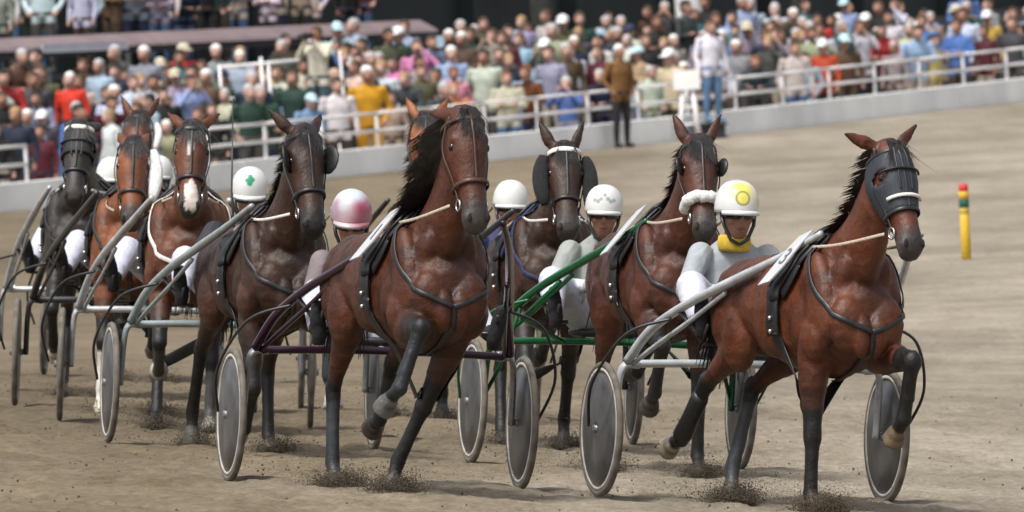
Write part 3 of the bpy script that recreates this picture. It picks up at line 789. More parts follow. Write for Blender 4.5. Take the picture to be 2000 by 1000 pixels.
def make_driver_mesh(lean=0.0, turn=0.0, tilt=0.0):
    G = Geo()
    L = lambda x, f, z: V3(x + lean * max(0, (z - .85)) / .65, f, z)
    G.tube([L(0, -.18, .80), L(0, -.18, .88), L(0, -.23, 1.00), L(0, -.26, 1.13), L(0, -.24, 1.235), L(0, -.21, 1.30), L(0, -.19, 1.345)],
           [(.18, .14), (.185, .145), (.175, .14), (.195, .14), (.185, .115), (.12, .085), (.062, .062)], 18, UP, side=(1, 0, 0), cols=[LO, LO, UP, UP, UP, UP, UP])
    for s in (-1, 1):
        hip, knee, ank = V3(s * .11, -.14, .87), V3(s * .40, .26, 1.09), V3(s * .47, .66, .90)
        G.tube([hip, hip.lerp(knee, .35), hip.lerp(knee, .75), knee], [.110, .108, .095, .085], 14, LO)
        G.tube([knee, knee.lerp(ank, .25), knee.lerp(ank, .55), knee.lerp(ank, .84), ank], [.082, .080, .066, .056, .043], 14, LO, cols=[LO, LO, LO, LO, BT])
        G.ell(knee, (.084, .084, .084), LO)
        toe = ank + V3(s * .03, .08, .12); heel = ank + V3(0, .03, -.07)
        G.tube([heel, ank + V3(0, .05, -.02), ank.lerp(toe, .6) + V3(0, .03, 0), toe + V3(0, .02, .04)], [(.036, .036), (.042, .044), (.044, .036), (.030, .024)], 12, BT, side=(1, 0, 0))
        sh, el, wr = L(s * .185, -.20, 1.255), L(s * .32, -.06, 1.06), V3(s * .13 + lean * .25, .28, 1.06)
        G.ell(sh, (.070, .070, .068), UP)
        G.tube([sh, sh.lerp(el, .5), el], [.068, .060, .053], 12, UP); G.ell(el, (.053, .053, .053), UP)
        G.tube([el, el.lerp(wr, .4), el.lerp(wr, .9), wr], [.053, .047, .037, .032], 12, UP)
        hd = V3(s * .09 + lean * .25, .36, 1.06)
        G.tube([wr, wr.lerp(hd, .5), hd], [(.030, .024), (.042, .026), (.042, .028)], 12, BT, side=(0, 0, 1))
        for i, (dz, ln) in enumerate(((.030, .034), (.010, .040), (-.010, .037), (-.028, .030))):    # four curled fingers and a thumb
            b = hd + V3(0, .005, dz); G.tube([b, b + V3(-s * .008, .030, 0), b + V3(-s * .030, .030 + ln * .2, -.004), b + V3(-s * .036, .006, -.006)], [.0095, .0095, .009, .008], 8, BT)
        G.tube([hd + V3(-s * .01, -.03, .026), hd + V3(-s * .026, -.005, .036), hd + V3(-s * .030, .022, .034)], [.011, .011, .009], 8, BT)
    G.tube([L(0, -.20, 1.30), L(0, -.17, 1.38), L(0, -.15, 1.43)], [.058, .056, .054], 12, SK)
    hc = L(0, -.12, 1.465); fw = V3(math.sin(R(turn)), math.cos(R(turn)), math.sin(R(tilt)))
    P, rot = add_head(G, hc, fw, Vector((0, 0, 1)), hair=False, scale=1.08)
    me = G.remesh('driver', .0105, 3)
    return me, hc, rot

def helmet_material(kind):
    m = bpy.data.materials.new('helmet_' + kind); m.use_nodes = True
    n = m.node_tree.nodes; l = m.node_tree.links; b = n['Principled BSDF']; b.inputs['Roughness'].default_value = .22
    tc = n.new('ShaderNodeTexCoord')
    def ball(c, r, soft=.004):
        d = n.new('ShaderNodeVectorMath'); d.operation = 'DISTANCE'; d.inputs[1].default_value = c; l.new(tc.outputs['Object'], d.inputs[0])
        x = n.new('ShaderNodeMapRange'); x.inputs['From Min'].default_value = r + soft; x.inputs['From Max'].default_value = r - soft; l.new(d.outputs['Value'], x.inputs['Value']); return x.outputs[0]
    cur = None
    def paint(fac, col):
        nonlocal cur
        mx = n.new('ShaderNodeMix'); mx.data_type = 'RGBA'; l.new(fac, mx.inputs['Factor'])
        if cur is None: mx.inputs[6].default_value = (.60, .60, .59, 1)
        else: l.new(cur, mx.inputs[6])
        mx.inputs[7].default_value = (*col, 1); cur = mx.outputs[2]
    if kind == 'yellow':
        paint(ball((0, -.02, .15), .060, .012), (.42, .38, .55)); paint(ball((0, .10, .10), .060, .02), (.66, .58, .14)); paint(ball((0.0, .122, .055), .040), (.20, .22, .06)); paint(ball((0, .124, .055), .032), (.66, .58, .13)); paint(ball((0, .128, .055), .014), (.36, .34, .09))
        paint(ball((-.10, .06, .06), .05, .03), (.66, .62, .36))
    elif kind == 'clover':
        for c in ((-.012, .10, .085), (.012, .10, .085), (0, .095, .104), (0, .112, .066)): paint(ball(c, .017), (.02, .26, .14))
    elif kind == 'pink':
        paint(ball((-.08, .04, .0), .14, .05), (.36, .13, .17)); paint(ball((.09, .05, .04), .07, .03), (.34, .22, .28)); paint(ball((.0, .03, .14), .06, .03), (.46, .55, .66)); paint(ball((-.05, .10, .07), .03, .025), (.30, .05, .10)); paint(ball((.05, .09, .085), .03, .02), (.45, .46, .50))
    elif kind == 'marks':
        for c in ((-.05, .09, .05), (.05, .09, .05), (-.02, .11, .06), (.02, .11, .06), (.0, .10, .08), (-.035, .105, .045), (.035, .105, .045)): paint(ball(c, .012), (.28, .32, .28))
    else:
        paint(ball((0, .13, .05), .010), (.3, .3, .3))
    nz = n.new('ShaderNodeTexNoise'); nz.inputs['Scale'].default_value = 18; l.new(tc.outputs['Object'], nz.inputs['Vector'])
    mr = n.new('ShaderNodeMapRange'); mr.inputs['To Min'].default_value = .88; mr.inputs['To Max'].default_value = 1.05; l.new(nz.outputs['Fac'], mr.inputs['Value'])
    vm = n.new('ShaderNodeVectorMath'); vm.operation = 'SCALE'; l.new(cur, vm.inputs[0]); l.new(mr.outputs[0], vm.inputs['Scale']); l.new(vm.outputs[0], b.inputs['Base Color'])
    return m

def helmet_mesh():
    g = Geo(); rings = []
    for u, k in ((-.020, 1.0), (0, 1.02), (.03, 1.0), (.06, .95), (.085, .86), (.108, .72), (.126, .52), (.137, .28), (.140, .06)):
        rings.append((Vector((0, -.012, u)), Vector((.106 * k, 0, 0)), Vector((0, .130 * k, 0))))
    g.ring_loft(rings, 26)
    rim = []                                                     # short peak
    for i in range(13):
        a = R(30 + 120 * i / 12); rim.append((math.cos(a), math.sin(a)))
    b = len(g.v)
    for dz in (-.006, -.022):
        for x, y in rim: g.v.append(Vector((x * .103, y * .124 - .012, dz))); g.c.append((1, 1, 1))
        for x, y in rim: g.v.append(Vector((x * .108, y * .165 - .012, dz - .010))); g.c.append((1, 1, 1))
    n_ = 13
    for i in range(n_ - 1):
        g.f.append((b + i, b + i + 1, b + n_ + i + 1, b + n_ + i)); g.f.append((b + 2 * n_ + i, b + 3 * n_ + i, b + 3 * n_ + i + 1, b + 2 * n_ + i + 1))
        g.f.append((b + n_ + i, b + n_ + i + 1, b + 3 * n_ + i + 1, b + 3 * n_ + i))
    return g.mesh('helmet')
HELM = helmet_mesh(); M['lips'] = mat('lips', (.16, .06, .05), .6, 30, .15)
_dm = {}
def make_driver(spec):
    dr = spec['driver']; key = (dr.get('lean', 0), dr.get('turn', 0), dr.get('tilt', 0))
    if key not in _dm: _dm[key] = make_driver_mesh(*key)
    me, hc, rot = _dm[key]
    o = link('person', me, M['people']); o.matrix_world = rig_matrix(spec['axle'], spec['yaw']) @ Matrix.Translation((0, 0, dr.get('up', 0)))
    tag(o, dr['label'], 'person', 'drivers seated on the sulkies')
    o['upper'] = dr['upper']; o['lower'] = dr['lower']; o['hair'] = dr.get('boots', (.02, .02, .022)); o['skin'] = dr.get('skin', (.27, .135, .088))
    h = bpy.data.objects.new('helmet', HELM.copy()); COL.objects.link(h); h.data.materials.append(helmet_material(dr['helmet'])); h.parent = o
    h.matrix_local = Matrix.Translation(hc + Vector((0, 0, .038))) @ rot.to_4x4() @ Matrix.Scale(1.10 if dr.get('collar') else 1.03, 4)
    k = 1.0
    for s in (-1, 1):
        g = Geo(); g.tube([Vector((s * .092, .02, .02)), Vector((s * .080, .045, -.05)), Vector((s * .045, .06, -.125)), Vector((0, .065, -.150))], [(.010, .004)] * 4, 8); c = g.obj('chin_strap', M['leather'], o)
        c.matrix_local = Matrix.Translation(hc) @ rot.to_4x4()
    if dr.get('glasses', True):
        g = Geo(); pts = [Vector((math.sin(R(a)) * .090, math.cos(R(a)) * .108 + .008, .006)) for a in range(-75, 76, 15)]
        g.tube(pts, [(.008, .004)] + [(.022, .005)] * 9 + [(.008, .004)], 8, side=(0, 0, 1)); c = g.obj('sunglasses', M['glass_dark'], o); c.matrix_local = Matrix.Translation(hc) @ rot.to_4x4()
    g = Geo(); g.ell(Vector((0, .098, -.066)), (.026, .010, .006)); c = g.obj('mouth', M['lips'], o); c.matrix_local = Matrix.Translation(hc) @ rot.to_4x4()
    if dr.get('collar'):
        g = Geo(); q_ = [Vector((math.cos(a) * .075, math.sin(a) * .075, .0)) for a in [i * math.pi / 8 for i in range(17)]]
        g.tube(q_, [(.045, .016)] * 17, 8, side=(0, 0, 1)); c = g.obj('collar', mat('collar_cloth', dr['collar'], .8, 30, .2), o); c.matrix_local = Matrix.Translation(hc + V3(0, -.035, -.145))
    return o

# ------------------------------------------------------------------ the field
def rig(px, py, Y): 
    p = at(px, py, Y); return (p.x, Y)
F_PL, F_BK, F_FW = (0, 3, 0, 42, 0), (-.05, -24, -26, 8, 0), (.05, 20, 17, 55, 0)
F_UP, F_UP2, F_SW = (.09, 84, -22, -50, 0), (.09, 92, -14, -70, 0), (.04, 40, -55, -95, 0)
H_PL, H_FW, H_BK = (0, -42, 4, 38, 0), (.10, -18, 22, 52, 0), (-.04, -56, -28, 0, 0)
H_TR, H_SW = (-.02, -66, -62, -95, 0), (.12, -38, -30, -55, 0)
BAY, BAY2, DK, CH, SEAL = (.082, .022, .008), (.060, .017, .007), (.032, .013, .007), (.145, .045, .014), (.034, .015, .009)
PALEHOOF = (.42, .36, .27)
RIGS = [
 dict(axle=rig(1450, 975, 75.0), yaw=16.5, hx=-.14, hyaw=6, coat=BAY, red=(.095, .026, .010), poll=2.05, pitch=61, head_yaw=5, ears=((-2.6, .25), (1.0, .1)),
      pose=dict(RF=F_PL, LF=(.10, 86, -16, -50, 0), RH=(-.04, -60, -40, -75, -.06), LH=(-.05, -60, -4, 26, -.22)), planted=('RF', 'LH'),
      legcol=dict(RF=(BLK, (.05, .018, .012), (.40, .26, .19)), LF=(BLK, BLK, (.13, .095, .06)), RH=((.014, .015, .018), (.015, .015, .018), (.30, .25, .19)), LH=((.03, .033, .037), (.03, .032, .035), (.06, .05, .045))),
      hood=('hood_grey', .37), white_bar=True, noseband='leather', plate='3', breast='leather', mane_len=.12, mane_lift=.4, mane_n=260, rein='strap_tan',
      boots=(('RH', 'cannon', 'leather'),),
      label='bright bay trotter at the right front in a grey mesh hood with splayed ears', s_label='silver grey sulky at the right front carrying the driver in sunglasses', tube='silver', tyre='tyre',
      driver=dict(label='driver in pale grey jacket, sunglasses and white helmet with yellow badge', upper=(.30, .325, .345), lower=(.50, .51, .58), helmet='yellow', glasses=True, up=.03, collar=(.50, .33, .03), turn=-4, lean=-.045)),
 dict(axle=rig(732, 937, 75.6), yaw=12, hx=-.17, hyaw=6, coat=BAY2, red=(.090, .025, .010), poll=2.10, poll_f=.94, pitch=66, head_yaw=2, ears=((-.6, -2.2), (.5, -1.9)), belly=.55,
      pose=dict(RF=(.10, 90, 0, -50, -.14, -.34), LF=(-.05, -20, -22, 8, -.30), RH=(.0, -36, 4, 34, 0), LH=(-.02, -58, -40, -75, .05)), planted=('LF', 'RH'),
      legcol=dict(RF=((.014, .016, .02), BLK, (.12, .115, .11)), LF=(BLK, BLK, (.10, .09, .08)), RH=((.022, .025, .03), (.03, .03, .034), (.06, .055, .045)), LH=((.025, .028, .032), BLK, (.07, .06, .05))),
      plate='1', mane_len=.25, mane_lift=.22, mane_n=1150, head_k=1.10, noseband='leather_brown', strap='leather_brown', rein='strap_tan', breast='leather',
      label='tall dark bay trotter in the middle front, black mane blown sideways', s_label='dark purple sulky in the middle front behind the tall bay trotter', tube='purple', fork='hub', 
      driver=dict(label='driver in pink and pale blue helmet on the dark purple sulky', upper=(.16, .13, .14), lower=(.48, .49, .58), helmet='pink', up=-.08, lean=-.16, turn=-10, tilt=-14)),
 dict(axle=rig(1182, 915, 81.6), yaw=12, hx=-.06, hyaw=0, coat=(.060, .018, .009), red=(.080, .022, .010), poll=1.97, pitch=57, head_yaw=-3, ears=((-.45, .25), (.45, .25)),
      pose=dict(RF=(.08, 70, -30, -60, 0), LF=F_PL, RH=(.04, -34, 2, 34, 0), LH=H_TR), planted=('LF', 'RH'), blinker=.055, shadow_roll=True, forelock_n=140, plate='', breast='leather',
      label='bay trotter with white fleece nose roll looking over the grey jacketed driver', s_label='green tubed sulky between the two leading sulkies', tube='green', truss=True, stay='green', 
      driver=dict(label='driver in cream helmet with grey markings behind the green shafts', upper=(.27, .29, .27), lower=(.48, .49, .56), helmet='marks', up=-.03, lean=-.03, turn=-12)),
 dict(axle=rig(471, 877, 83.8), yaw=8.5, hx=-.10, hyaw=5, head_k=1.12, coat=DK, red=(.060, .022, .012), poll=2.03, pitch=62, head_yaw=3, ears=((-.9, .1), (.5, -.4)), belly=.7, muzzle=(.012, .011, .011),
      pose=dict(RF=(.02, 14, -40, -80, 0), LF=(.10, 82, -4, 20, .06), RH=H_BK, LH=(.06, -28, 10, 40, 0)), planted=('LH', 'RH'), blinker=.085, rein='strap_white', breast='leather',
      legcol=dict(LF=((.045, .048, .055), (.6, .6, .6), (.32, .30, .28)), RF=(BLK, BLK, (.3, .3, .3)), RH=(BLK, BLK, (.1, .09, .08)), LH=(BLK, BLK, (.1, .09, .08))), boots=(('LF', 'cannon', 'hood_grey'),),
      label='very dark brown trotter with big black blinkers left of the middle', s_label='grey green sulky with long pale shaft left of the middle', tube='teal',
      driver=dict(label='driver in white helmet with green clover behind the dark blinkered trotter', upper=(.03, .03, .035), lower=(.48, .49, .58), helmet='clover', lean=.02, turn=-8, tilt=-10)),
 dict(axle=rig(987, 862, 87.5), yaw=7, coat=SEAL, red=(.062, .024, .014), poll=1.93, pitch=57, head_yaw=0, ears=((-.55, .3), (.35, .3)),
      pose=dict(RF=F_SW, LF=F_BK, RH=H_FW, LH=H_TR), planted=('LF', 'RH'), cheek_roll=('fleece_black', .05, .33), browband='strap_white', pad='navy', breast='navy', rein='strap_white',
      label='brown trotter with black fleece cheek rolls and white browband near the centre', s_label='black sulky of the trotter with black cheek rolls, mostly hidden', tube='blacktube',
      driver=dict(label='driver in plain white helmet directly behind the tall bay trotter', upper=(.03, .04, .10), lower=(.55, .56, .62), helmet='plain', up=-.04, lean=0, turn=-6)),
 dict(axle=rig(361, 832, 89.5), yaw=1, coat=(.095, .030, .012), poll=1.97, pitch=60, head_yaw=0, ears=((-.7, -.5), (.7, -.5)), blaze=(.58, .50, .46), voxel=.013,
      pose=dict(RF=F_SW, LF=F_PL, RH=H_FW, LH=H_TR), planted=('LF', 'RH'), browband='leather', breast='strap_white',
      legcol=dict(RF=((.05, .05, .05), (.5, .47, .42), (.3, .28, .25)), LF=((.05, .05, .05), (.05, .05, .05), (.2, .19, .17)), RH=(BLK, BLK, BLK), LH=(BLK, BLK, BLK)),
      label='bay trotter with white blaze down its face in the left group', s_label='pale grey sulky behind the trotter with the white blaze', tube='silver',
      driver=dict(label='driver with white trousers and black boots hidden behind the blazed trotter', upper=(.60, .45, .05), lower=(.48, .49, .58), helmet='plain', lean=0, turn=0)),
 dict(axle=rig(262, 787, 93.7), yaw=0, coat=CH, red=(.16, .05, .016), poll=1.87, pitch=62, head_yaw=2, ears=((-.3, -1.0), (.3, -1.0)), voxel=.013, hair='hair_black',
      pose=dict(RF=(.05, 24, -6, 12, 0), LF=(.08, 60, -50, -80, 0), RH=H_TR, LH=H_FW), planted=('LH', 'RF'), cheek_roll=(('', 'fleece_white'), .045, .36),
      legcol=dict(RF=((.55, .53, .48), (.6, .58, .53), (.45, .40, .32)), LF=(BLK, BLK, (.1, .09, .08)), RH=(BLK, BLK, BLK), LH=(BLK, BLK, BLK)), breast='leather',
      label='light chestnut bay trotter with one white fleece cheek roll in the left group', s_label='black shafted sulky of the light chestnut trotter at the left', tube='blacktube', stay='black_metal',
      driver=dict(label='driver with white trousers hidden behind the light chestnut trotter', upper=(.03, .03, .03), lower=(.48, .49, .58), helmet='plain', lean=0, turn=0)),
 dict(axle=rig(200, 745, 99.0), yaw=-3.5, coat=(.026, .020, .018), red=(.036, .026, .022), poll=1.95, pitch=58, head_yaw=0, ears=((-.6, -1.3), (.6, -1.3)), browband='strap_white', hood=('hood_black', .25), voxel=.014,
      pose=dict(RF=(.06, 50, -40, -60, 0), LF=F_PL, RH=H_FW, LH=H_TR), planted=('LF', 'RH'), rein='strap_white', muzzle=(.03, .024, .022),
      legcol=dict(RF=(BLK, BLK, PALEHOOF)),
      label='black brown trotter with white browband at the far left', s_label='silver sulky at the far left edge of the picture', tube='silver',
      driver=dict(label='driver in white helmet between the two leftmost trotters', upper=(.35, .38, .36), lower=(.48, .49, .56), helmet='plain', lean=0, turn=0)),
 dict(axle=rig(818, 808, 95.0), yaw=0, coat=(.20, .066, .021), poll=2.10, pitch=56, head_yaw=0, ears=((-.5, 0), (.5, 0)), voxel=.014,
      pose=dict(RF=F_SW, LF=F_BK, RH=H_FW, LH=H_TR), planted=('LF', 'RH'), mane_len=.16,
      label='orange chestnut trotter mostly hidden behind the tall bay one', s_label='dark sulky at the back of the middle group, two thin wheels showing', tube='blacktube',
      driver=dict(label='driver hidden behind the orange chestnut trotter at the back', upper=(.2, .05, .05), lower=(.6, .6, .66), helmet='plain', lean=0, turn=0)),
 dict(axle=rig(292, 700, 105.0), yaw=-2, coat=(.09, .031, .014), poll=2.05, pitch=56, head_yaw=0, ears=((-.5, .2), (.5, .2)), voxel=.014, shadow_roll=True, cheek_roll=(('', 'fleece_white'), .03, .22),
      pose=dict(RF=F_SW, LF=F_BK, RH=H_FW, LH=H_TR), planted=('LF', 'RH'),
      label='brown trotter with white nose roll, head just showing above the light chestnut one', s_label='dark sulky at the very back of the left group', tube='blacktube',
      driver=dict(label='driver at the very back of the left group, nearly hidden', upper=(.05, .10, .2), lower=(.6, .6, .66), helmet='plain', lean=0, turn=0)),
]
HOOF = []
for i, s_ in enumerate(RIGS):
    s_['seed'] = i + 3
    b, hf = make_horse(s_); HOOF.append(hf)
    make_sulky(s_)
    make_driver(s_)
# ------------------------------------------------------------------ barrier, railing, terrace
B0 = Vector((-7.8, 217.0, 0)); BD = Vector((17.3, 47.0, 0)).normalized(); BN = Vector((-BD.y, BD.x, 0))
def bp(l, n, z=0.0):
    """a point l metres along the barrier, n metres behind it, z above its foot"""
    p = B0 + BD * l + BN * n; q = B0 + BD * l
    return Vector((p.x, p.y, gz(0, q.y) + z))
def project(p):
    d = p - Vector((0, 0, CAMH)); t = d.dot(fwd); return 1000 + FPX * d.dot(c_rt) / t, 500 - FPX * d.dot(c_up) / t
def l_at(px, n=0.0, z=0.0):
    lo, hi = -40.0, 120.0
    for _ in range(40):
        m_ = (lo + hi) / 2
        if project(bp(m_, n, z))[0] < px: lo = m_
        else: hi = m_
    return lo
def ground_at(px, py):
    lo, hi = 60.0, 320.0
    for _ in range(50):
        Y = (lo + hi) / 2; p = at(px, py, Y)
        if p.z > gz(p.x, Y): lo = Y
        else: hi = Y
    p = at(px, py, lo); return Vector((p.x, lo, gz(p.x, lo)))

WH = .42
M['wall_white'] = mat('whitewashed_concrete', (.86, .87, .87), .8, .7, .16, .2, 20)
M['rail_white'] = mat('white_rail_paint', (.76, .75, .74), .5, 2.0, .12)
wall = bpy.data.objects.new('barrier_wall', None); COL.objects.link(wall); wall.location = bp(0, 0)
tag(wall, 'low whitewashed concrete barrier wall along the outside of the track', 'wall')
PL = 5.2
for i in range(-5, 17):
    l0, l1 = i * PL, (i + 1) * PL - .035; g = Geo(); v = []
    for l in (l0, l1):
        for n_, z in ((-.02, -.25), (.0, WH), (.28, WH), (.30, -.45)): v.append(bp(l, n_, z) - bp(0, 0))
    g.v = v; g.c = [(1, 1, 1)] * 8; g.f = [(0, 1, 5, 4), (1, 2, 6, 5), (2, 3, 7, 6), (3, 0, 4, 7), (0, 3, 2, 1), (4, 5, 6, 7)]
    g.obj('panel', M['wall_white'], wall, smooth=False)
rail = bpy.data.objects.new('railing', None); COL.objects.link(rail); rail.location = bp(0, .14, WH)
tag(rail, 'white tubular railing with two rails on top of the barrier wall', 'railing')
o0 = bp(0, .14, WH); PS = 2.55; lpost = l_at(72)
gap0, gap1 = l_at(80), l_at(425)
ls = [lpost - PS * k for k in range(6, -1, -1)] + [gap1 + PS * k for k in range(0, 26)]
for i, l in enumerate(ls):
    g = Geo(); a = bp(l, .14, WH - .01) - o0; g.tube([a, a + Vector((0, 0, .58))], .027, 8); g.obj('post', M['rail_white'], rail)
    if i + 1 < len(ls) and not (l < gap0 < ls[i + 1] - .01):
        for z in (.27, .555):
            g = Geo(); g.tube([bp(l, .13, WH + z) - o0, bp(ls[i + 1], .13, WH + z) - o0], .027, 8); g.obj('rail', M['rail_white'], rail)
# terrace
M['terrace'] = mat('terrace_concrete', (.10, .10, .10), .9, .8, .25, .2, 8)
RISE, ROWD = .155, .85
def row_z(k): return -.27 + RISE * k
g = Geo(); prof = [(.31, -1.2), (.31, row_z(0))]
for k in range(0, 14):
    prof += [(.35 + ROWD * (k + 1), row_z(k)), (.35 + ROWD * (k + 1), row_z(k + 1))]
prof += [(60, row_z(14))]
LS = [-60 + 5 * i for i in range(38)]
for l in LS:
    for n_, z in prof: g.v.append(bp(l, n_, z)); g.c.append((1, 1, 1))
k_ = len(prof)
for i in range(len(LS) - 1):
    for j in range(k_ - 1): g.f.append((i * k_ + j, i * k_ + j + 1, (i + 1) * k_ + j + 1, (i + 1) * k_ + j))
te = g.obj('terrace', M['terrace'], smooth=False); tag(te, None, None, kind='structure')

# ------------------------------------------------------------------ spectators
def person_mesh(pose):
    G = Geo(); S = lambda x, f, z: V3(x, f, z)
    ln = .22 if pose == 'lean' else 0.0
    T = lambda x, f, z: V3(x, f + ln * max(0, z - .95) * 1.5, z - ln * max(0, z - .95) * .25)
    wide = 1.08 if pose in ('pockets', 'folded') else 1.0
    G.tube([T(0, 0, .86), T(0, 0, .98), T(0, .01, 1.12), T(0, .01, 1.28), T(0, 0, 1.39), T(0, 0, 1.45), T(0, .01, 1.49)],
           [(.165 * wide, .12), (.17 * wide, .125), (.16 * wide, .12), (.185 * wide, .125), (.185 * wide, .10), (.11, .075), (.055, .055)], 16, UP, side=(1, 0, 0))
    for s in (-1, 1):
        G.tube([S(s * .09, 0, .92), S(s * .10, .01, .70), S(s * .105, .015, .48), S(s * .11, -.005, .28), S(s * .11, -.01, .10)], [.098, .085, .064, .056, .044], 12, LO)
        G.tube([S(s * .11, -.06, .04), S(s * .115, .04, .05), S(s * .125, .15, .035)], [(.04, .04), (.045, .045), (.038, .03)], 10, LO, side=(1, 0, 0))
        sh = T(s * .20, 0, 1.385); G.ell(sh, (.068, .065, .07), UP)
        if pose == 'folded': el, wr = T(s * .27, .03, 1.13), T(-s * .08, .17, 1.17)
        elif pose == 'lean': el, wr = T(s * .27, .10, 1.12), T(s * .10, .34, 1.10)
        elif pose == 'raised' and s > 0: el, wr = T(.33, .16, 1.30), T(.10, .19, 1.56)
        elif pose == 'camera': el, wr = T(s * .26, .16, 1.25), T(s * .08, .20, 1.50)
        elif pose == 'pockets': el, wr = T(s * .30, -.06, 1.14), T(s * .22, .06, .95)
        else: el, wr = T(s * .27, -.02, 1.12), T(s * .26, .06, .88)
        G.tube([sh, sh.lerp(el, .5), el], [.062, .054, .048], 10, UP); G.tube([el, el.lerp(wr, .5), wr], [.047, .042, .034], 10, UP); G.ell(el, (.047, .047, .047), UP)
        hd = wr + (wr - el).normalized() * .09
        G.tube([wr, wr.lerp(hd, .5), hd], [.028, .038, .024], 8, SK)
    G.tube([T(0, .0, 1.44), T(0, .015, 1.52), T(0, .03, 1.56)], [.056, .052, .05], 10, SK)
    c = T(0, .035, 1.60); P, rot = add_head(G, c, V3(0, 1, -.06), Vector((0, 0, 1)), hair=True)
    if pose == 'longhair':
        G.tube([P(0, -.05, .05), P(0, -.075, -.06), P(0, -.07, -.18)], [(.08, .06), (.085, .05), (.06, .03)], 12, HA, side=(1, 0, 0))
    me = G.remesh('spectator_' + pose, .021, 2); me.materials.append(M['people'])
    return me, c, rot
PROTO = {k: person_mesh(k) for k in ('stand', 'folded', 'lean', 'raised', 'pockets', 'longhair', 'camera')}
def cap_mesh():
    g = Geo(); g.ring_loft([(Vector((0, -.012, u)), Vector((.092 * k, 0, 0)), Vector((0, .112 * k, 0))) for u, k in ((.03, 1.0), (.05, 1.02), (.09, .95), (.12, .75), (.142, .35), (.148, .05))], 16)
    b = len(g.v)
    for y, z in ((.085, .045), (.175, .030)):
        for i in range(7): x = (i - 3) / 3 * .075; g.v.append(Vector((x, y - abs(x) * .35, z))); g.c.append((1, 1, 1))
        for i in range(7): x = (i - 3) / 3 * .075; g.v.append(Vector((x, y - abs(x) * .35, z - .010))); g.c.append((1, 1, 1))
    for i in range(6):
        g.f.append((b + i, b + i + 1, b + 14 + i + 1, b + 14 + i)); g.f.append((b + 7 + i, b + 21 + i, b + 21 + i + 1, b + 7 + i + 1)); g.f.append((b + 14 + i, b + 15 + i, b + 22 + i, b + 21 + i))
    return g.mesh('cap')
CAP = cap_mesh(); CAPM = {}
PAL = [('navy', (.013, .018, .04), 14), ('black', (.010, .010, .012), 15), ('dark green', (.016, .045, .034), 7), ('charcoal grey', (.05, .052, .055), 9), ('brown', (.075, .045, .028), 8), ('olive', (.07, .07, .035), 5),
       ('beige', (.30, .26, .20), 10), ('white', (.50, .50, .53), 14), ('pale blue', (.26, .34, .46), 13), ('blue', (.07, .14, .33), 5), ('red', (.36, .03, .03), 2), ('burgundy', (.08, .014, .022), 4),
       ('teal', (.03, .09, .10), 3), ('pink', (.5, .2, .32), 1), ('lilac grey', (.26, .24, .30), 6), ('cream', (.45, .42, .34), 6), ('grey', (.22, .22, .23), 8), ('mint green', (.22, .36, .29), 1)]
PW = [p[2] for p in PAL]
LOW = [(.016, .02, .045), (.02, .02, .022), (.06, .055, .05), (.06, .11, .2), (.28, .25, .2), (.05, .035, .025)]
HAIR = [('grey hair', (.36, .35, .35), 6), ('white hair', (.62, .60, .58), 3), ('dark hair', (.018, .014, .012), 9), ('brown hair', (.06, .034, .02), 8), ('fair hair', (.28, .19, .09), 3), ('reddish hair', (.12, .045, .02), 1)]
SKIN = [(.42, .25, .19), (.45, .27, .21), (.36, .20, .145), (.48, .30, .245), (.31, .165, .115)]
CAPC = [('white', (.72, .74, .75)), ('navy', (.02, .03, .07)), ('pale blue', (.45, .62, .68)), ('beige', (.5, .45, .34))]
rp = random.Random(21)
ORD = ['zeroth', 'first', 'second', 'third', 'fourth', 'fifth', 'sixth', 'seventh', 'eighth', 'ninth', 'tenth', 'eleventh', 'twelfth', 'thirteenth', 'fourteenth', 'fifteenth', 'sixteenth', 'seventeenth', 'eighteenth', 'nineteenth', 'twentieth']
TENS = {2: 'twenty', 3: 'thirty', 4: 'forty', 5: 'fifty', 6: 'sixty'}; TENO = {2: 'twentieth', 3: 'thirtieth', 4: 'fortieth', 5: 'fiftieth', 6: 'sixtieth'}
def ordinal(n):
    if n <= 20: return ORD[n]
    return TENO[n // 10] if n % 10 == 0 else TENS[n // 10] + '-' + ORD[n % 10]
GARM = {'stand': 'top', 'folded': 'jacket with folded arms', 'lean': 'jacket leaning forward', 'raised': 'top with hand raised', 'pockets': 'loose jacket', 'longhair': 'top', 'camera': 'top with hands raised'}
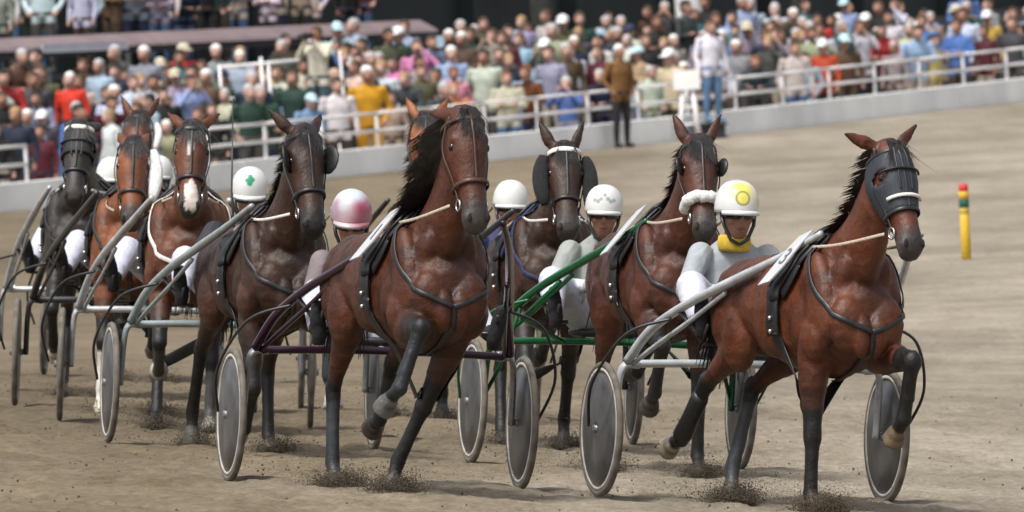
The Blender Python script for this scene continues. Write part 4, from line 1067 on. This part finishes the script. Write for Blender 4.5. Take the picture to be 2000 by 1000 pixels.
def spectator(loc, pose=None, colour=None, rgb=None, hair=None, cap=None, lower=None, face=None, scale=None, label=None, group='spectators behind the railing'):
    pose = pose or rp.choices(['stand', 'folded', 'lean', 'raised', 'pockets', 'longhair', 'camera'], [6, 3, 3, 1.2, 4, 3.5, .8])[0]
    if rgb is None:
        p_ = rp.choices(PAL, PW)[0]; colour, rgb = p_[0], tuple(c * rp.uniform(.85, 1.15) for c in p_[1])
    me, hc, rot = PROTO[pose]
    o = bpy.data.objects.new('person', me); COL.objects.link(o)
    sc = scale or rp.uniform(.92, 1.12)
    yaw = face if face is not None else rp.gauss(-8, 24)
    o.location = loc; o.rotation_euler = (0, 0, R(yaw)); o.scale = (sc * rp.uniform(.98, 1.13), sc * rp.uniform(.98, 1.1), sc)
    if hair is None: h = rp.choices(HAIR, [x[2] for x in HAIR])[0]; hair = (h[0], h[1])
    if cap is None and rp.random() < .09 and pose != 'longhair': cap = rp.choice(CAPC)
    o['upper'] = rgb; o['lower'] = lower or rp.choice(LOW); o['hair'] = hair[1]; o['skin'] = rp.choice(SKIN)
    head = hair[0]
    if cap:
        if cap[0] not in CAPM: CAPM[cap[0]] = mat('cap_' + cap[0].replace(' ', '_'), cap[1], .8, 20, .15)
        if cap[0] not in _capme: 
            _capme[cap[0]] = CAP.copy(); _capme[cap[0]].materials.append(CAPM[cap[0]])
        c = bpy.data.objects.new('cap', _capme[cap[0]]); COL.objects.link(c); c.parent = o; c.matrix_local = Matrix.Translation(hc + Vector((0, 0, .012))) @ rot.to_4x4() @ Matrix.Scale(1.04, 4); head = cap[0] + ' cap'
    if pose == 'longhair': head = 'long ' + head
    o['category'] = 'person'; o['group'] = group
    if label: o['label'] = label
    else: o['_d'] = f'{colour} {GARM[pose]}' + (', ' if ',' in GARM[pose] else ' and ' if 'with' in GARM[pose] or 'lean' in GARM[pose] else ' with ') + head
    return o
_capme = {}
# places kept for the people one can pick out in the photograph: (px of the middle, row, kwargs)
NOTED = [
 (720, 0, dict(pose='pockets', scale=1.16, rgb=(0.515, 0.257, 0.016), lower=(.60, .30, .02), label='spectator in bright yellow top standing at the railing')),
 (598, 0, dict(pose='lean', rgb=(0.156, 0.257, 0.406), cap=('pale blue', (.45, .62, .68)), label='spectator in blue jacket and pale cap leaning behind the dark blinkered trotter')),
 (262, 2, dict(pose='stand', rgb=(0.429, 0.515, 0.663), hair=('brown hair', (.10, .06, .04)), label='spectator in pale blue shirt standing tall in the left crowd')),
 (140, 3, dict(pose='stand', rgb=(0.546, 0.039, 0.020), hair=('white hair', (.62, .60, .58)), label='white haired spectator in bright red top in the left crowd')),
 (352, 4, dict(pose='folded', rgb=(0.035, 0.109, 0.125), hair=('dark hair', (.018, .014, .012)), label='spectator in teal suit jacket under the brown deck edge')),
 (398, 4, dict(pose='stand', rgb=(0.156, 0.359, 0.234), hair=('brown hair', (.06, .034, .02)), label='spectator in mint green jacket beside the teal suit jacket')),
 (442, 1, dict(pose='pockets', rgb=(0.429, 0.413, 0.312), hair=('grey hair', (.36, .35, .35)), label='spectator in cream jacket left of the dark blinkered trotter')),
 (655, 1, dict(pose='stand', rgb=(0.031, 0.043, 0.043), hair=('fair hair', (.40, .30, .22)), label='bald looking spectator in dark grey jacket left of the yellow top')),
 (772, 2, dict(pose='stand', rgb=(0.515, 0.156, 0.343), hair=('dark hair', (.03, .02, .02)), label='spectator in bright pink shirt above the yellow top')),
 (818, 3, dict(pose='raised', rgb=(0.515, 0.187, 0.359), hair=('brown hair', (.06, .034, .02)), label='spectator in pink sweater with one hand raised')),
 (890, 0, dict(pose='lean', rgb=(0.530, 0.187, 0.078), hair=('fair hair', (.28, .17, .08)), label='spectator in orange top leaning just above the tall bay trotter')),
 (1040, 0, dict(pose='lean', rgb=(0.125, 0.043, 0.016), hair=('reddish hair', (.10, .04, .02)), label='spectator in rust brown jacket leaning over the railing')),
 (1250, 1, dict(pose='folded', rgb=(0.328, 0.234, 0.140), cap=('pale blue', (.45, .62, .68)), label='spectator in tan jacket and pale cap right of the brown coated steward')),
 (1300, 2, dict(pose='pockets', rgb=(0.117, 0.195, 0.374), hair=('fair hair', (.28, .19, .09)), label='spectator in denim blue shirt left of the white stand')),
 (1175, 2, dict(pose='stand', rgb=(0.515, 0.515, 0.484), hair=('dark hair', (.02, .016, .012)), label='spectator in white shirt above the brown coated steward')),
 (1480, 0, dict(pose='lean', rgb=(0.023, 0.035, 0.043), hair=('reddish hair', (.16, .06, .025)), label='red haired spectator in dark jacket leaning right of the white shirted steward')),
 (1610, 0, dict(pose='stand', rgb=(0.390, 0.055, 0.023), cap=('white', (.72, .74, .75)), label='spectator in orange red top and white cap at the railing')),
 (1790, 0, dict(pose='lean', rgb=(0.281, 0.406, 0.577), hair=('dark hair', (.02, .016, .012)), label='spectator in light blue shirt leaning on the right railing')),
 (1822, 0, dict(pose='stand', rgb=(0.429, 0.343, 0.140), lower=(.5, .4, .18), hair=('dark hair', (.02, .016, .012)), label='spectator in pale yellow dress at the right railing')),
 (1930, 1, dict(pose='stand', rgb=(0.468, 0.312, 0.078), cap=('white', (.72, .74, .75)), label='spectator in mustard top and white cap near the right edge')),
]
rows = {}
NROW = 6
for k in range(NROW):
    z = row_z(k); n_ = .35 + ROWD * (k + .45)
    l0, l1 = l_at(-40, n_, z + 1.2), l_at(2040, n_, z + 1.2)
    used = []
    for px, rk, kw in NOTED:
        if rk == k:
            l = l_at(px, n_, z + 1.2); used.append(l); spectator(bp(l, n_, z), **kw)
    l = l0 + rp.uniform(0, .5); lst = []
    while l < l1:
        px, py = project(bp(l, n_, z + 1.7))
        step = rp.choice([rp.uniform(.5, .8), rp.uniform(.75, 1.15), rp.uniform(1.1, 1.7)]) if k < 2 else rp.choice([rp.uniform(.55, .9), rp.uniform(.9, 1.25), rp.uniform(1.25, 1.9)])
        if py > -8 and all(abs(l - u_) > (1.15 if k < 2 else .6) for u_ in used):
            if not (px < 840 and k == 5 and rp.random() < .35):
                o = spectator(bp(l, n_ + rp.uniform(-.30, .30), z - max(0, rp.gauss(.04, .10)))); lst.append((px, o))
        l += step
    rows[k] = lst
for k, lst in rows.items():
    lst = sorted(lst, key=lambda t: t[0]); c = 0
    for px, o in lst:
        d_ = 'person in ' + o['_d']; del o['_d']
        if len(d_.split()) > 9: d_ = d_.replace(' with folded arms and', ' with').replace(' leaning forward and', ' with').replace(' with hands raised and', ' with').replace(' with hand raised and', ' with')
        if 0 <= px <= 2000: c += 1; o['label'] = f'{d_}, {ORD[k + 1]} row, {ordinal(c)} from left'
        if 0 <= px <= 2000 and len(o['label'].replace('-', ' ').split()) > 16: o['label'] = f'{d_.split(" with ")[0]}, {ORD[k + 1]} row, {ordinal(c)} from left'
        elif not 0 <= px <= 2000: o['label'] = f'{d_}, {ORD[k + 1]} row at the {"left" if px < 0 else "right"} edge'

# stewards in front of the wall
p = bp(l_at(1212, -.3, .8), -.3, 0)
spectator(p, 'pockets', rgb=(.17, .085, .028), hair=('white hair', (.62, .60, .58)), lower=(.022, .02, .022), face=38, scale=1.02, label='grey haired steward in long brown coat standing in front of the barrier', group='stewards in front of the barrier')
p = bp(l_at(1384, -.35, .8), -.35, -.02); bx = p.copy()
g = Geo(); g.box((-.30, -.2, 0), (.30, .2, .05)); g.box((-.26, -.16, .05), (.26, .16, .24)); g.box((-.30, -.2, .24), (.30, .2, .29))
o = g.obj('wooden_step', mat('dark_step', (.03, .03, .032), .7, 10, .2), smooth=False); o.location = bx; tag(o, 'dark box step under the white shirted steward', 'step')
spectator(bx + Vector((.06, 0, .29)), 'stand', rgb=(.66, .64, .72), hair=('dark hair', (.05, .03, .02)), lower=(.10, .19, .32), face=30, scale=1.03, label='steward in white shirt and blue jeans standing on a dark step', group='stewards in front of the barrier')
# white stand beside him
p = bp(l_at(1345, -.32, .5), -.32, -.02)
g0_ = bpy.data.objects.new('marshal_stand', None); COL.objects.link(g0_); g0_.location = p; tag(g0_, 'white metal stand with a box on top beside the white shirted steward', 'stand')
for dx in (-.14, .14):
    g = Geo(); g.tube([Vector((dx * 1.2, 0, 0)), Vector((dx * .6, .0, .90))], .045, 8); g.obj('leg', M['rail_white'], g0_)
    g = Geo(); g.tube([Vector((dx * 1.2, .45, 0)), Vector((dx * .6, .10, .90))], .030, 8); g.obj('leg', M['rail_white'], g0_)
for z in (.3, .6):
    g = Geo(); g.tube([Vector((-.15, 0, z)), Vector((.15, 0, z))], .02, 8); g.obj('rung', M['rail_white'], g0_)
g = Geo(); g.box((-.24, -.08, .90), (.22, .22, 1.24)); g.obj('box', M['rail_white'], g0_, smooth=False)

# ------------------------------------------------------------------ upper deck at the left with its people
M['fascia'] = mat('mauve_brown_fascia', (.21, .155, .16), .6, 2, .15)
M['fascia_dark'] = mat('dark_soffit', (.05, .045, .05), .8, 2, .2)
dA, dB = at(-40, 97, 235.2), at(822, 57, 254.4)
dk = bpy.data.objects.new('viewing_deck', None); COL.objects.link(dk); dk.location = dA
tag(dk, 'raised viewing deck with mauve brown edge beam above the left crowd', 'deck')
dv = dB - dA; dd = Vector((dv.x, dv.y, 0)).normalized(); dn = Vector((-dd.y, dd.x, 0)); A2 = -dd * 14 - Vector((0, 0, dv.z * 14 / dv.length))
def slab(name, m, z0, z1, n0, n1, a=A2, b=dv):
    g = Geo()
    for q in (a, b):
        for n_, z in ((n0, z0), (n0, z1), (n1, z1), (n1, z0)): g.v.append(q + dn * n_ + Vector((0, 0, z))); g.c.append((1, 1, 1))
    g.f = [(0, 1, 5, 4), (1, 2, 6, 5), (2, 3, 7, 6), (3, 0, 4, 7), (0, 3, 2, 1), (4, 5, 6, 7)]; return g.obj(name, m, dk, smooth=False)
g = Geo()
for q in (A2, dv):
    for n_, z in ((-.34, -.06), (-.30, -.005), (.02, .17), (.06, .10)): g.v.append(q + dn * n_ + Vector((0, 0, z))); g.c.append((1, 1, 1))
g.f = [(0, 1, 5, 4), (1, 2, 6, 5), (2, 3, 7, 6), (3, 0, 4, 7), (0, 3, 2, 1), (4, 5, 6, 7)]; g.obj('fascia', M['fascia'], dk, smooth=False)
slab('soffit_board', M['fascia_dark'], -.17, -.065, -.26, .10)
slab('floor', M['terrace'], -.58, -.48, .12, 9)
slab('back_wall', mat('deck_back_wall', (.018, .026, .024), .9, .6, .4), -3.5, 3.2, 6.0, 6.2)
for t in (.12, .36, .60, .84, .99):
    g = Geo(); q = dv * t + dn * .35; g.tube([q + Vector((0, 0, -2.6)), q + Vector((0, 0, -.12))], .05, 8); g.obj('column', M['fascia_dark'], dk)
c = 0
for t in np.arange(-.02, 1.0, .043):
    q = dA + dv * float(t) + dn * rp.uniform(.45, .9) + Vector((0, 0, -.47)); px = project(q)[0]
    o = spectator(q, pose=rp.choice(['stand', 'pockets', 'folded', 'lean', 'stand']), group='people on the viewing deck'); d_ = o['_d']; del o['_d']
    c += 1; cc = d_.split(' with ')[0].split(' and ')[0].split(',')[0]
    cc = ' '.join(cc.split()[:4]); o['label'] = f'person in {cc} on the deck above the brown beam, {ordinal(c)} from left'
for t in np.arange(.0, 1.0, .07):
    q = dA + dv * float(t) + dn * rp.uniform(1.6, 2.6) + Vector((0, 0, -.47))
    o = spectator(q, group='people on the viewing deck', rgb=rp.choice([(.018, .024, .06), (.014, .014, .016), (.016, .045, .034), (.05, .03, .03)]), colour='dark'); d_ = o['_d']; del o['_d']; c += 1
    o['label'] = f'person in dark clothes in the deck back row, {ordinal(c - 24)} from left'
# banner on the beam
bA, bB = at(135, 100, project and 236.6), at(291, 93, 240.2)
ban = Geo(); bo = dA + dv * ((bA - dA).dot(dd) / dv.dot(dd)) - dn * .37; be = dA + dv * ((bB - dA).dot(dd) / dv.dot(dd)) - dn * .37
for q in (bo, be):
    for z in (-.11, .035): 
        for n_ in (0, -.012): ban.v.append(q + dn * n_ + Vector((0, 0, z)) - bo); ban.c.append((1, 1, 1))
ban.f = [(0, 2, 6, 4), (1, 5, 7, 3), (0, 1, 3, 2), (4, 6, 7, 5), (2, 3, 7, 6), (0, 4, 5, 1)]
bob = ban.obj('banner', mat('banner_cloth', (.66, .66, .72), .8, 4, .08), smooth=False); bob.location = bo; tag(bob, 'white banner with faint lettering on the brown deck beam', 'banner')
ld = (be - bo); 
for i in range(17):                                              # lettering too blurred to read: a row of soft strokes
    g = Geo(); q = ld * ((i + .6) / 18) - dn * .014; w_ = ld * .016
    for d2 in (-.5, .5):
        for z in (-.03, .022): g.v.append(q + w_ * d2 * (1.0 if i % 3 else 1.6) + Vector((0, 0, z))); g.c.append((1, 1, 1))
    g.f = [(0, 1, 3, 2)]; g.obj('lettering', mat('banner_ink', (.36, .34, .50), .8, 4, .1) if i == 0 else bpy.data.materials['banner_ink'], bob, smooth=False)

# cameraman on a scaffold frame
fr = bpy.data.objects.new('scaffold_frame', None); COL.objects.link(fr); q = bp(l_at(515, 1.6, 1.2), 1.6, row_z(1)); fr.location = q; tag(fr, 'white tubular scaffold frame beside the standing cameraman', 'frame')
fd_ = BD * .62 - BN * .78; fd_.normalize()
sx = Vector((1, 0, 0))
for x in (-.66, .02, .14):
    g = Geo(); g.tube([sx * x, sx * (x - .03) + Vector((0, 0, 2.02 + (.10 if x == .02 else 0)))], .024, 8); g.obj('post', M['rail_white'], fr)
g = Geo(); g.tube([sx * -.69 + Vector((0, 0, 1.98)), sx * .62 + Vector((0, 0, 2.04))], .026, 8); g.obj('rail', M['rail_white'], fr)
g = Geo(); g.tube([sx * -.69 + Vector((0, 0, 1.45)), sx * .14 + Vector((0, 0, 1.49))], .022, 8); g.obj('rail', M['rail_white'], fr)
q = bp(l_at(622, 1.2, 1.8), 1.2, row_z(1))
pz_ = project(q + Vector((0, 0, 0)))[1]
h_ = (pz_ - 262) / (FPX / q.y) 
pf_ = bpy.data.objects.new('camera_platform', None); COL.objects.link(pf_); pf_.location = q; tag(pf_, 'small platform the cameraman in the cream shirt stands on', 'platform')
g = Geo(); g.box((-.35, -.3, h_ - .06), (.35, .3, h_)); g.obj('top', M['fascia_dark'], pf_, smooth=False)
for a in (-.3, .3):
    for b in (-.25, .25):
        g = Geo(); g.tube([Vector((a, b, -.2)), Vector((a, b, h_ - .06))], .03, 8); g.obj('leg', M['rail_white'], pf_)
cm = spectator(q + Vector((0, 0, h_)), 'camera', rgb=(.56, .53, .42), hair=('brown hair', (.06, .035, .02)), lower=(.06, .09, .11), face=-35, scale=1.02, label='cameraman in cream shirt standing above the crowd', group='camera crew')
hc_ = PROTO['camera'][1]
g = Geo(); g.box((-.05, -.12, -.05), (.05, .10, .06)); g.tube([Vector((0, -.10, 0)), Vector((0, -.26, 0))], .04, 12); vc = g.obj('video_camera', M['black_metal'], smooth=False)
vc.location = cm.matrix_basis @ (hc_ + V3(.02, .22, -.02)); vc.rotation_euler = cm.rotation_euler; tag(vc, 'black camera held to his face by the man in the cream shirt', 'camera')
g = Geo(); q = bp(l_at(682, .7, .8), .7, row_z(0)); g.tube([Vector((.0, 0, 0)), Vector((-.10, 0, 2.3))], [.022, .018], 8); po = g.obj('pole', M['rail_white']); po.location = q; tag(po, 'thin pale leaning pole between the cameraman and the yellow top', 'pole')

# ------------------------------------------------------------------ buildings and trunks behind the right crowd
bs = bpy.data.objects.new('grandstand', None); COL.objects.link(bs); N0 = 9.0; bs.location = bp(24, N0, 0); tag(bs, 'dark green and grey grandstand front behind the crowd', 'building')
ob = bp(24, N0, 0)
def wallbox(name, l0, l1, z0, z1, n0, n1, m, parent=bs, o_=ob):
    g = Geo()
    for l in (l0, l1):
        for n_, z in ((n0, z0), (n0, z1), (n1, z1), (n1, z0)): g.v.append(bp(l, n_, z) - o_); g.c.append((1, 1, 1))
    g.f = [(0, 1, 5, 4), (1, 2, 6, 5), (2, 3, 7, 6), (3, 0, 4, 7), (0, 3, 2, 1), (4, 5, 6, 7)]; return g.obj(name, m, parent, smooth=False)
M['stand_wall'] = mat('dark_stand_wall', (.012, .018, .017), .8, .5, .5)
M['pale_frame'] = mat('pale_window_frame', (.40, .38, .32), .6, 3, .15)
M['win'] = mat('window_glass', (.03, .035, .04), .12, 2, .2)
wallbox('wall', 24, 110, -1, 7, N0, N0 + .4, M['stand_wall'])
lw = l_at(905, N0, 3.4)
for i in range(9):
    l0 = lw + i * 1.35 + (14 if i > 2 else 0) + (12 if i > 5 else 0)
    f_ = wallbox('window', l0, l0 + 1.0, 2.55, 3.9, N0 - .06, N0 - .003, M['pale_frame'])
    for dl in (.10, .55): wallbox('pane', l0 + dl, l0 + dl + .36, 2.66, 3.8, N0 - .08, N0 - .062, M['win'], f_)
for i in range(12):
    l0 = 28 + i * 5.6; wallbox('pilaster', l0, l0 + .3, -1, 7, N0 - .3, N0 - .002, M['stand_wall'])
for px, w_, m_, nm, lab in ((1462, .22, M['rail_white'], 'column', 'white column rising behind the crowd right of the steward'), (1345, .5, M['rail_white'], 'column', 'broad white pillar behind the white stand'), (1060, .42, mat('dark_bark', (.028, .030, .026), .9, 8, .4, .6, 18), 'tree_trunk', 'thick dark tree trunk behind the middle crowd'), (1560, .3, bpy.data.materials['dark_bark'], 'tree_trunk', 'slimmer dark tree trunk right of the white column')):
    n_ = 6.2; q = bp(l_at(px, n_, 2.6), n_, 0); g = Geo(); rr = w_ / 2
    g.tube([Vector((.03 * math.sin(i * 1.7), 0, i * .9)) for i in range(8)], [rr * (1.15 - .03 * i) for i in range(8)], 12); o = g.obj(nm, m_); o.location = q; tag(o, lab, 'tree trunk' if 'tree' in nm else 'column')
aw = bpy.data.objects.new('awning', None); COL.objects.link(aw); n_ = 6.0; q = bp(l_at(930, n_, 2.3), n_, row_z(6) - .42); aw.location = q; tag(aw, 'pale blue grey sloping awning behind the middle crowd', 'awning')
g = Geo(); g.v = [Vector(v) for v in ((-.75, -.3, 1.25), (.9, -.3, 1.30), (.9, 1.2, 1.75), (-.75, 1.2, 1.70), (-.75, -.3, 1.21), (.9, -.3, 1.26), (.9, 1.2, 1.71), (-.75, 1.2, 1.66))]; g.c = [(1, 1, 1)] * 8
g.f = [(0, 1, 2, 3), (7, 6, 5, 4), (0, 4, 5, 1), (1, 5, 6, 2), (2, 6, 7, 3), (3, 7, 4, 0)]; g.obj('canopy', mat('awning_cloth', (.22, .29, .34), .7, 3, .15), aw, smooth=False)
for x in (-.7, .85):
    for y, h in ((-.25, 1.22), (1.15, 1.66)):
        g = Geo(); g.tube([Vector((x, y, 0)), Vector((x, y, h))], .025, 8); g.obj('leg', M['rail_white'], aw)

# ------------------------------------------------------------------ marker post on the infield side
p = ground_at(1888, 506); mk = bpy.data.objects.new('marker_post', None); COL.objects.link(mk); mk.location = p; tag(mk, 'yellow marker post with red top and dark green band', 'post')
sc_ = p.y / FPX; H_ = 147 * sc_; r_ = 9.5 * sc_
for nm, a, b, col, rr in (('shaft', 0, .60, (.62, .40, .03), 1.0), ('shaft', .60, .70, (.60, .44, .08), 1.0), ('band', .68, .80, (.015, .10, .06), 1.05), ('collar', .80, .90, (.64, .40, .04), 1.1), ('red_cap', .90, 1.0, (.50, .03, .03), 1.0)):
    g = Geo(); z0, z1 = a * H_, b * H_; g.tube([Vector((0, 0, z0)), Vector((0, 0, z0 + .004)), Vector((0, 0, z1 - .006)), Vector((0, 0, z1))], [r_ * rr * .9, r_ * rr, r_ * rr, r_ * rr * (.6 if b == 1 else .92)], 14); g.obj(nm, mat('marker_' + nm, col, .6, 20, .15), mk)

# ------------------------------------------------------------------ sand thrown up by the hooves and clods on the track
rng = np.random.default_rng(3)
P = []; Sz = []
def puff(c, n, sx_, sy_, sz_, smin, smax, lift=0.0):
    d = rng.normal(size=(n, 3)) * np.array([sx_, sy_, sz_]); d[:, 2] = np.abs(d[:, 2]) + lift
    P.append(d + np.array(c)); Sz.append(rng.uniform(smin, smax, n))
for i, hf in enumerate(HOOF):
    k = [1, 1, .3, .3, .3, .25, .2, .15, .15, .1][i]
    for h in hf:
        c = (h.x, h.y, gz(h.x, h.y) - .01); puff((c[0] + .02, c[1], c[2]), int(9000 * k), .062, .07, .042, .0014, .0046); puff((c[0] - .03, c[1] + .1, c[2]), int(2200 * k), .11, .16, .065, .001, .003)
for i, s_ in enumerate(RIGS):
    ax = s_['axle']; k = [1, .9, .8, .8, .7, .6, .5, .3, .3, .2][i]
    puff((ax[0] - .1, ax[1] - .4, gz(*ax)), int(1300 * k), .40, .7, .14, .001, .003); puff((ax[0], ax[1] + .6, gz(*ax)), int(600 * k), .5, .7, .10, .001, .003)
    puff((ax[0] - .45, ax[1] + .2, gz(*ax)), int(70 * k), .25, .35, .15, .003, .007)
n_c = 2200; cx = rng.uniform(-4.6, 4.6, n_c); cy = 67 + 40 * rng.random(n_c) ** 1.3; cz = np.array([gz(a, b) for a, b in zip(cx, cy)]); P.append(np.stack([cx, cy, cz + rng.uniform(-.006, .006, n_c)], 1)); Sz.append(rng.uniform(.003, .010, n_c) * rng.uniform(.4, 1.1, n_c))
P = np.concatenate(P); Sz = np.concatenate(Sz); n_ = len(P)
tet = np.array([(1, 1, 1), (-1, -1, 1), (-1, 1, -1), (1, -1, -1)]) * .75
rot = rng.normal(size=(n_, 4)); rot /= np.linalg.norm(rot, axis=1, keepdims=True); a, b, c, d = rot.T
RM = np.stack([np.stack([1 - 2 * (c * c + d * d), 2 * (b * c - a * d), 2 * (b * d + a * c)], 1), np.stack([2 * (b * c + a * d), 1 - 2 * (b * b + d * d), 2 * (c * d - a * b)], 1), np.stack([2 * (b * d - a * c), 2 * (c * d + a * b), 1 - 2 * (b * b + c * c)], 1)], 1)
vv = np.einsum('nij,kj->nki', RM, tet) * Sz[:, None, None] + P[:, None, :]
me = bpy.data.meshes.new('kicked_up_sand'); me.vertices.add(n_ * 4); me.vertices.foreach_set('co', vv.ravel().astype(np.float32))
ff = (np.arange(n_)[:, None, None] * 4 + np.array([(0, 1, 2), (0, 3, 1), (0, 2, 3), (1, 3, 2)])[None]).reshape(-1, 3)
me.loops.add(ff.size); me.loops.foreach_set('vertex_index', ff.ravel().astype(np.int32)); me.polygons.add(len(ff)); me.polygons.foreach_set('loop_start', np.arange(0, ff.size, 3, dtype=np.int32)); me.update(); me.validate()
M['clod'] = mat('damp_sand', (.105, .087, .064), .95, 30, .4, spec=.1)
ks = link('kicked_up_sand', me, M['clod']); tag(ks, 'damp sand and clods thrown up by hooves and wheels', 'sand', kind='stuff')

# a driver's long whip
s4 = RIGS[3]; g = Geo(); mw = rig_matrix(s4['axle'], s4['yaw'])
g.tube([V3(-.10, .30, 1.00), V3(-.13, .20, 1.5), V3(-.12, .05, 2.05)], [.008, .006, .003], 6); wp = g.obj('whip', M['black_metal']); wp.matrix_world = mw; tag(wp, 'thin upright black whip left of the dark blinkered trotter', 'whip')
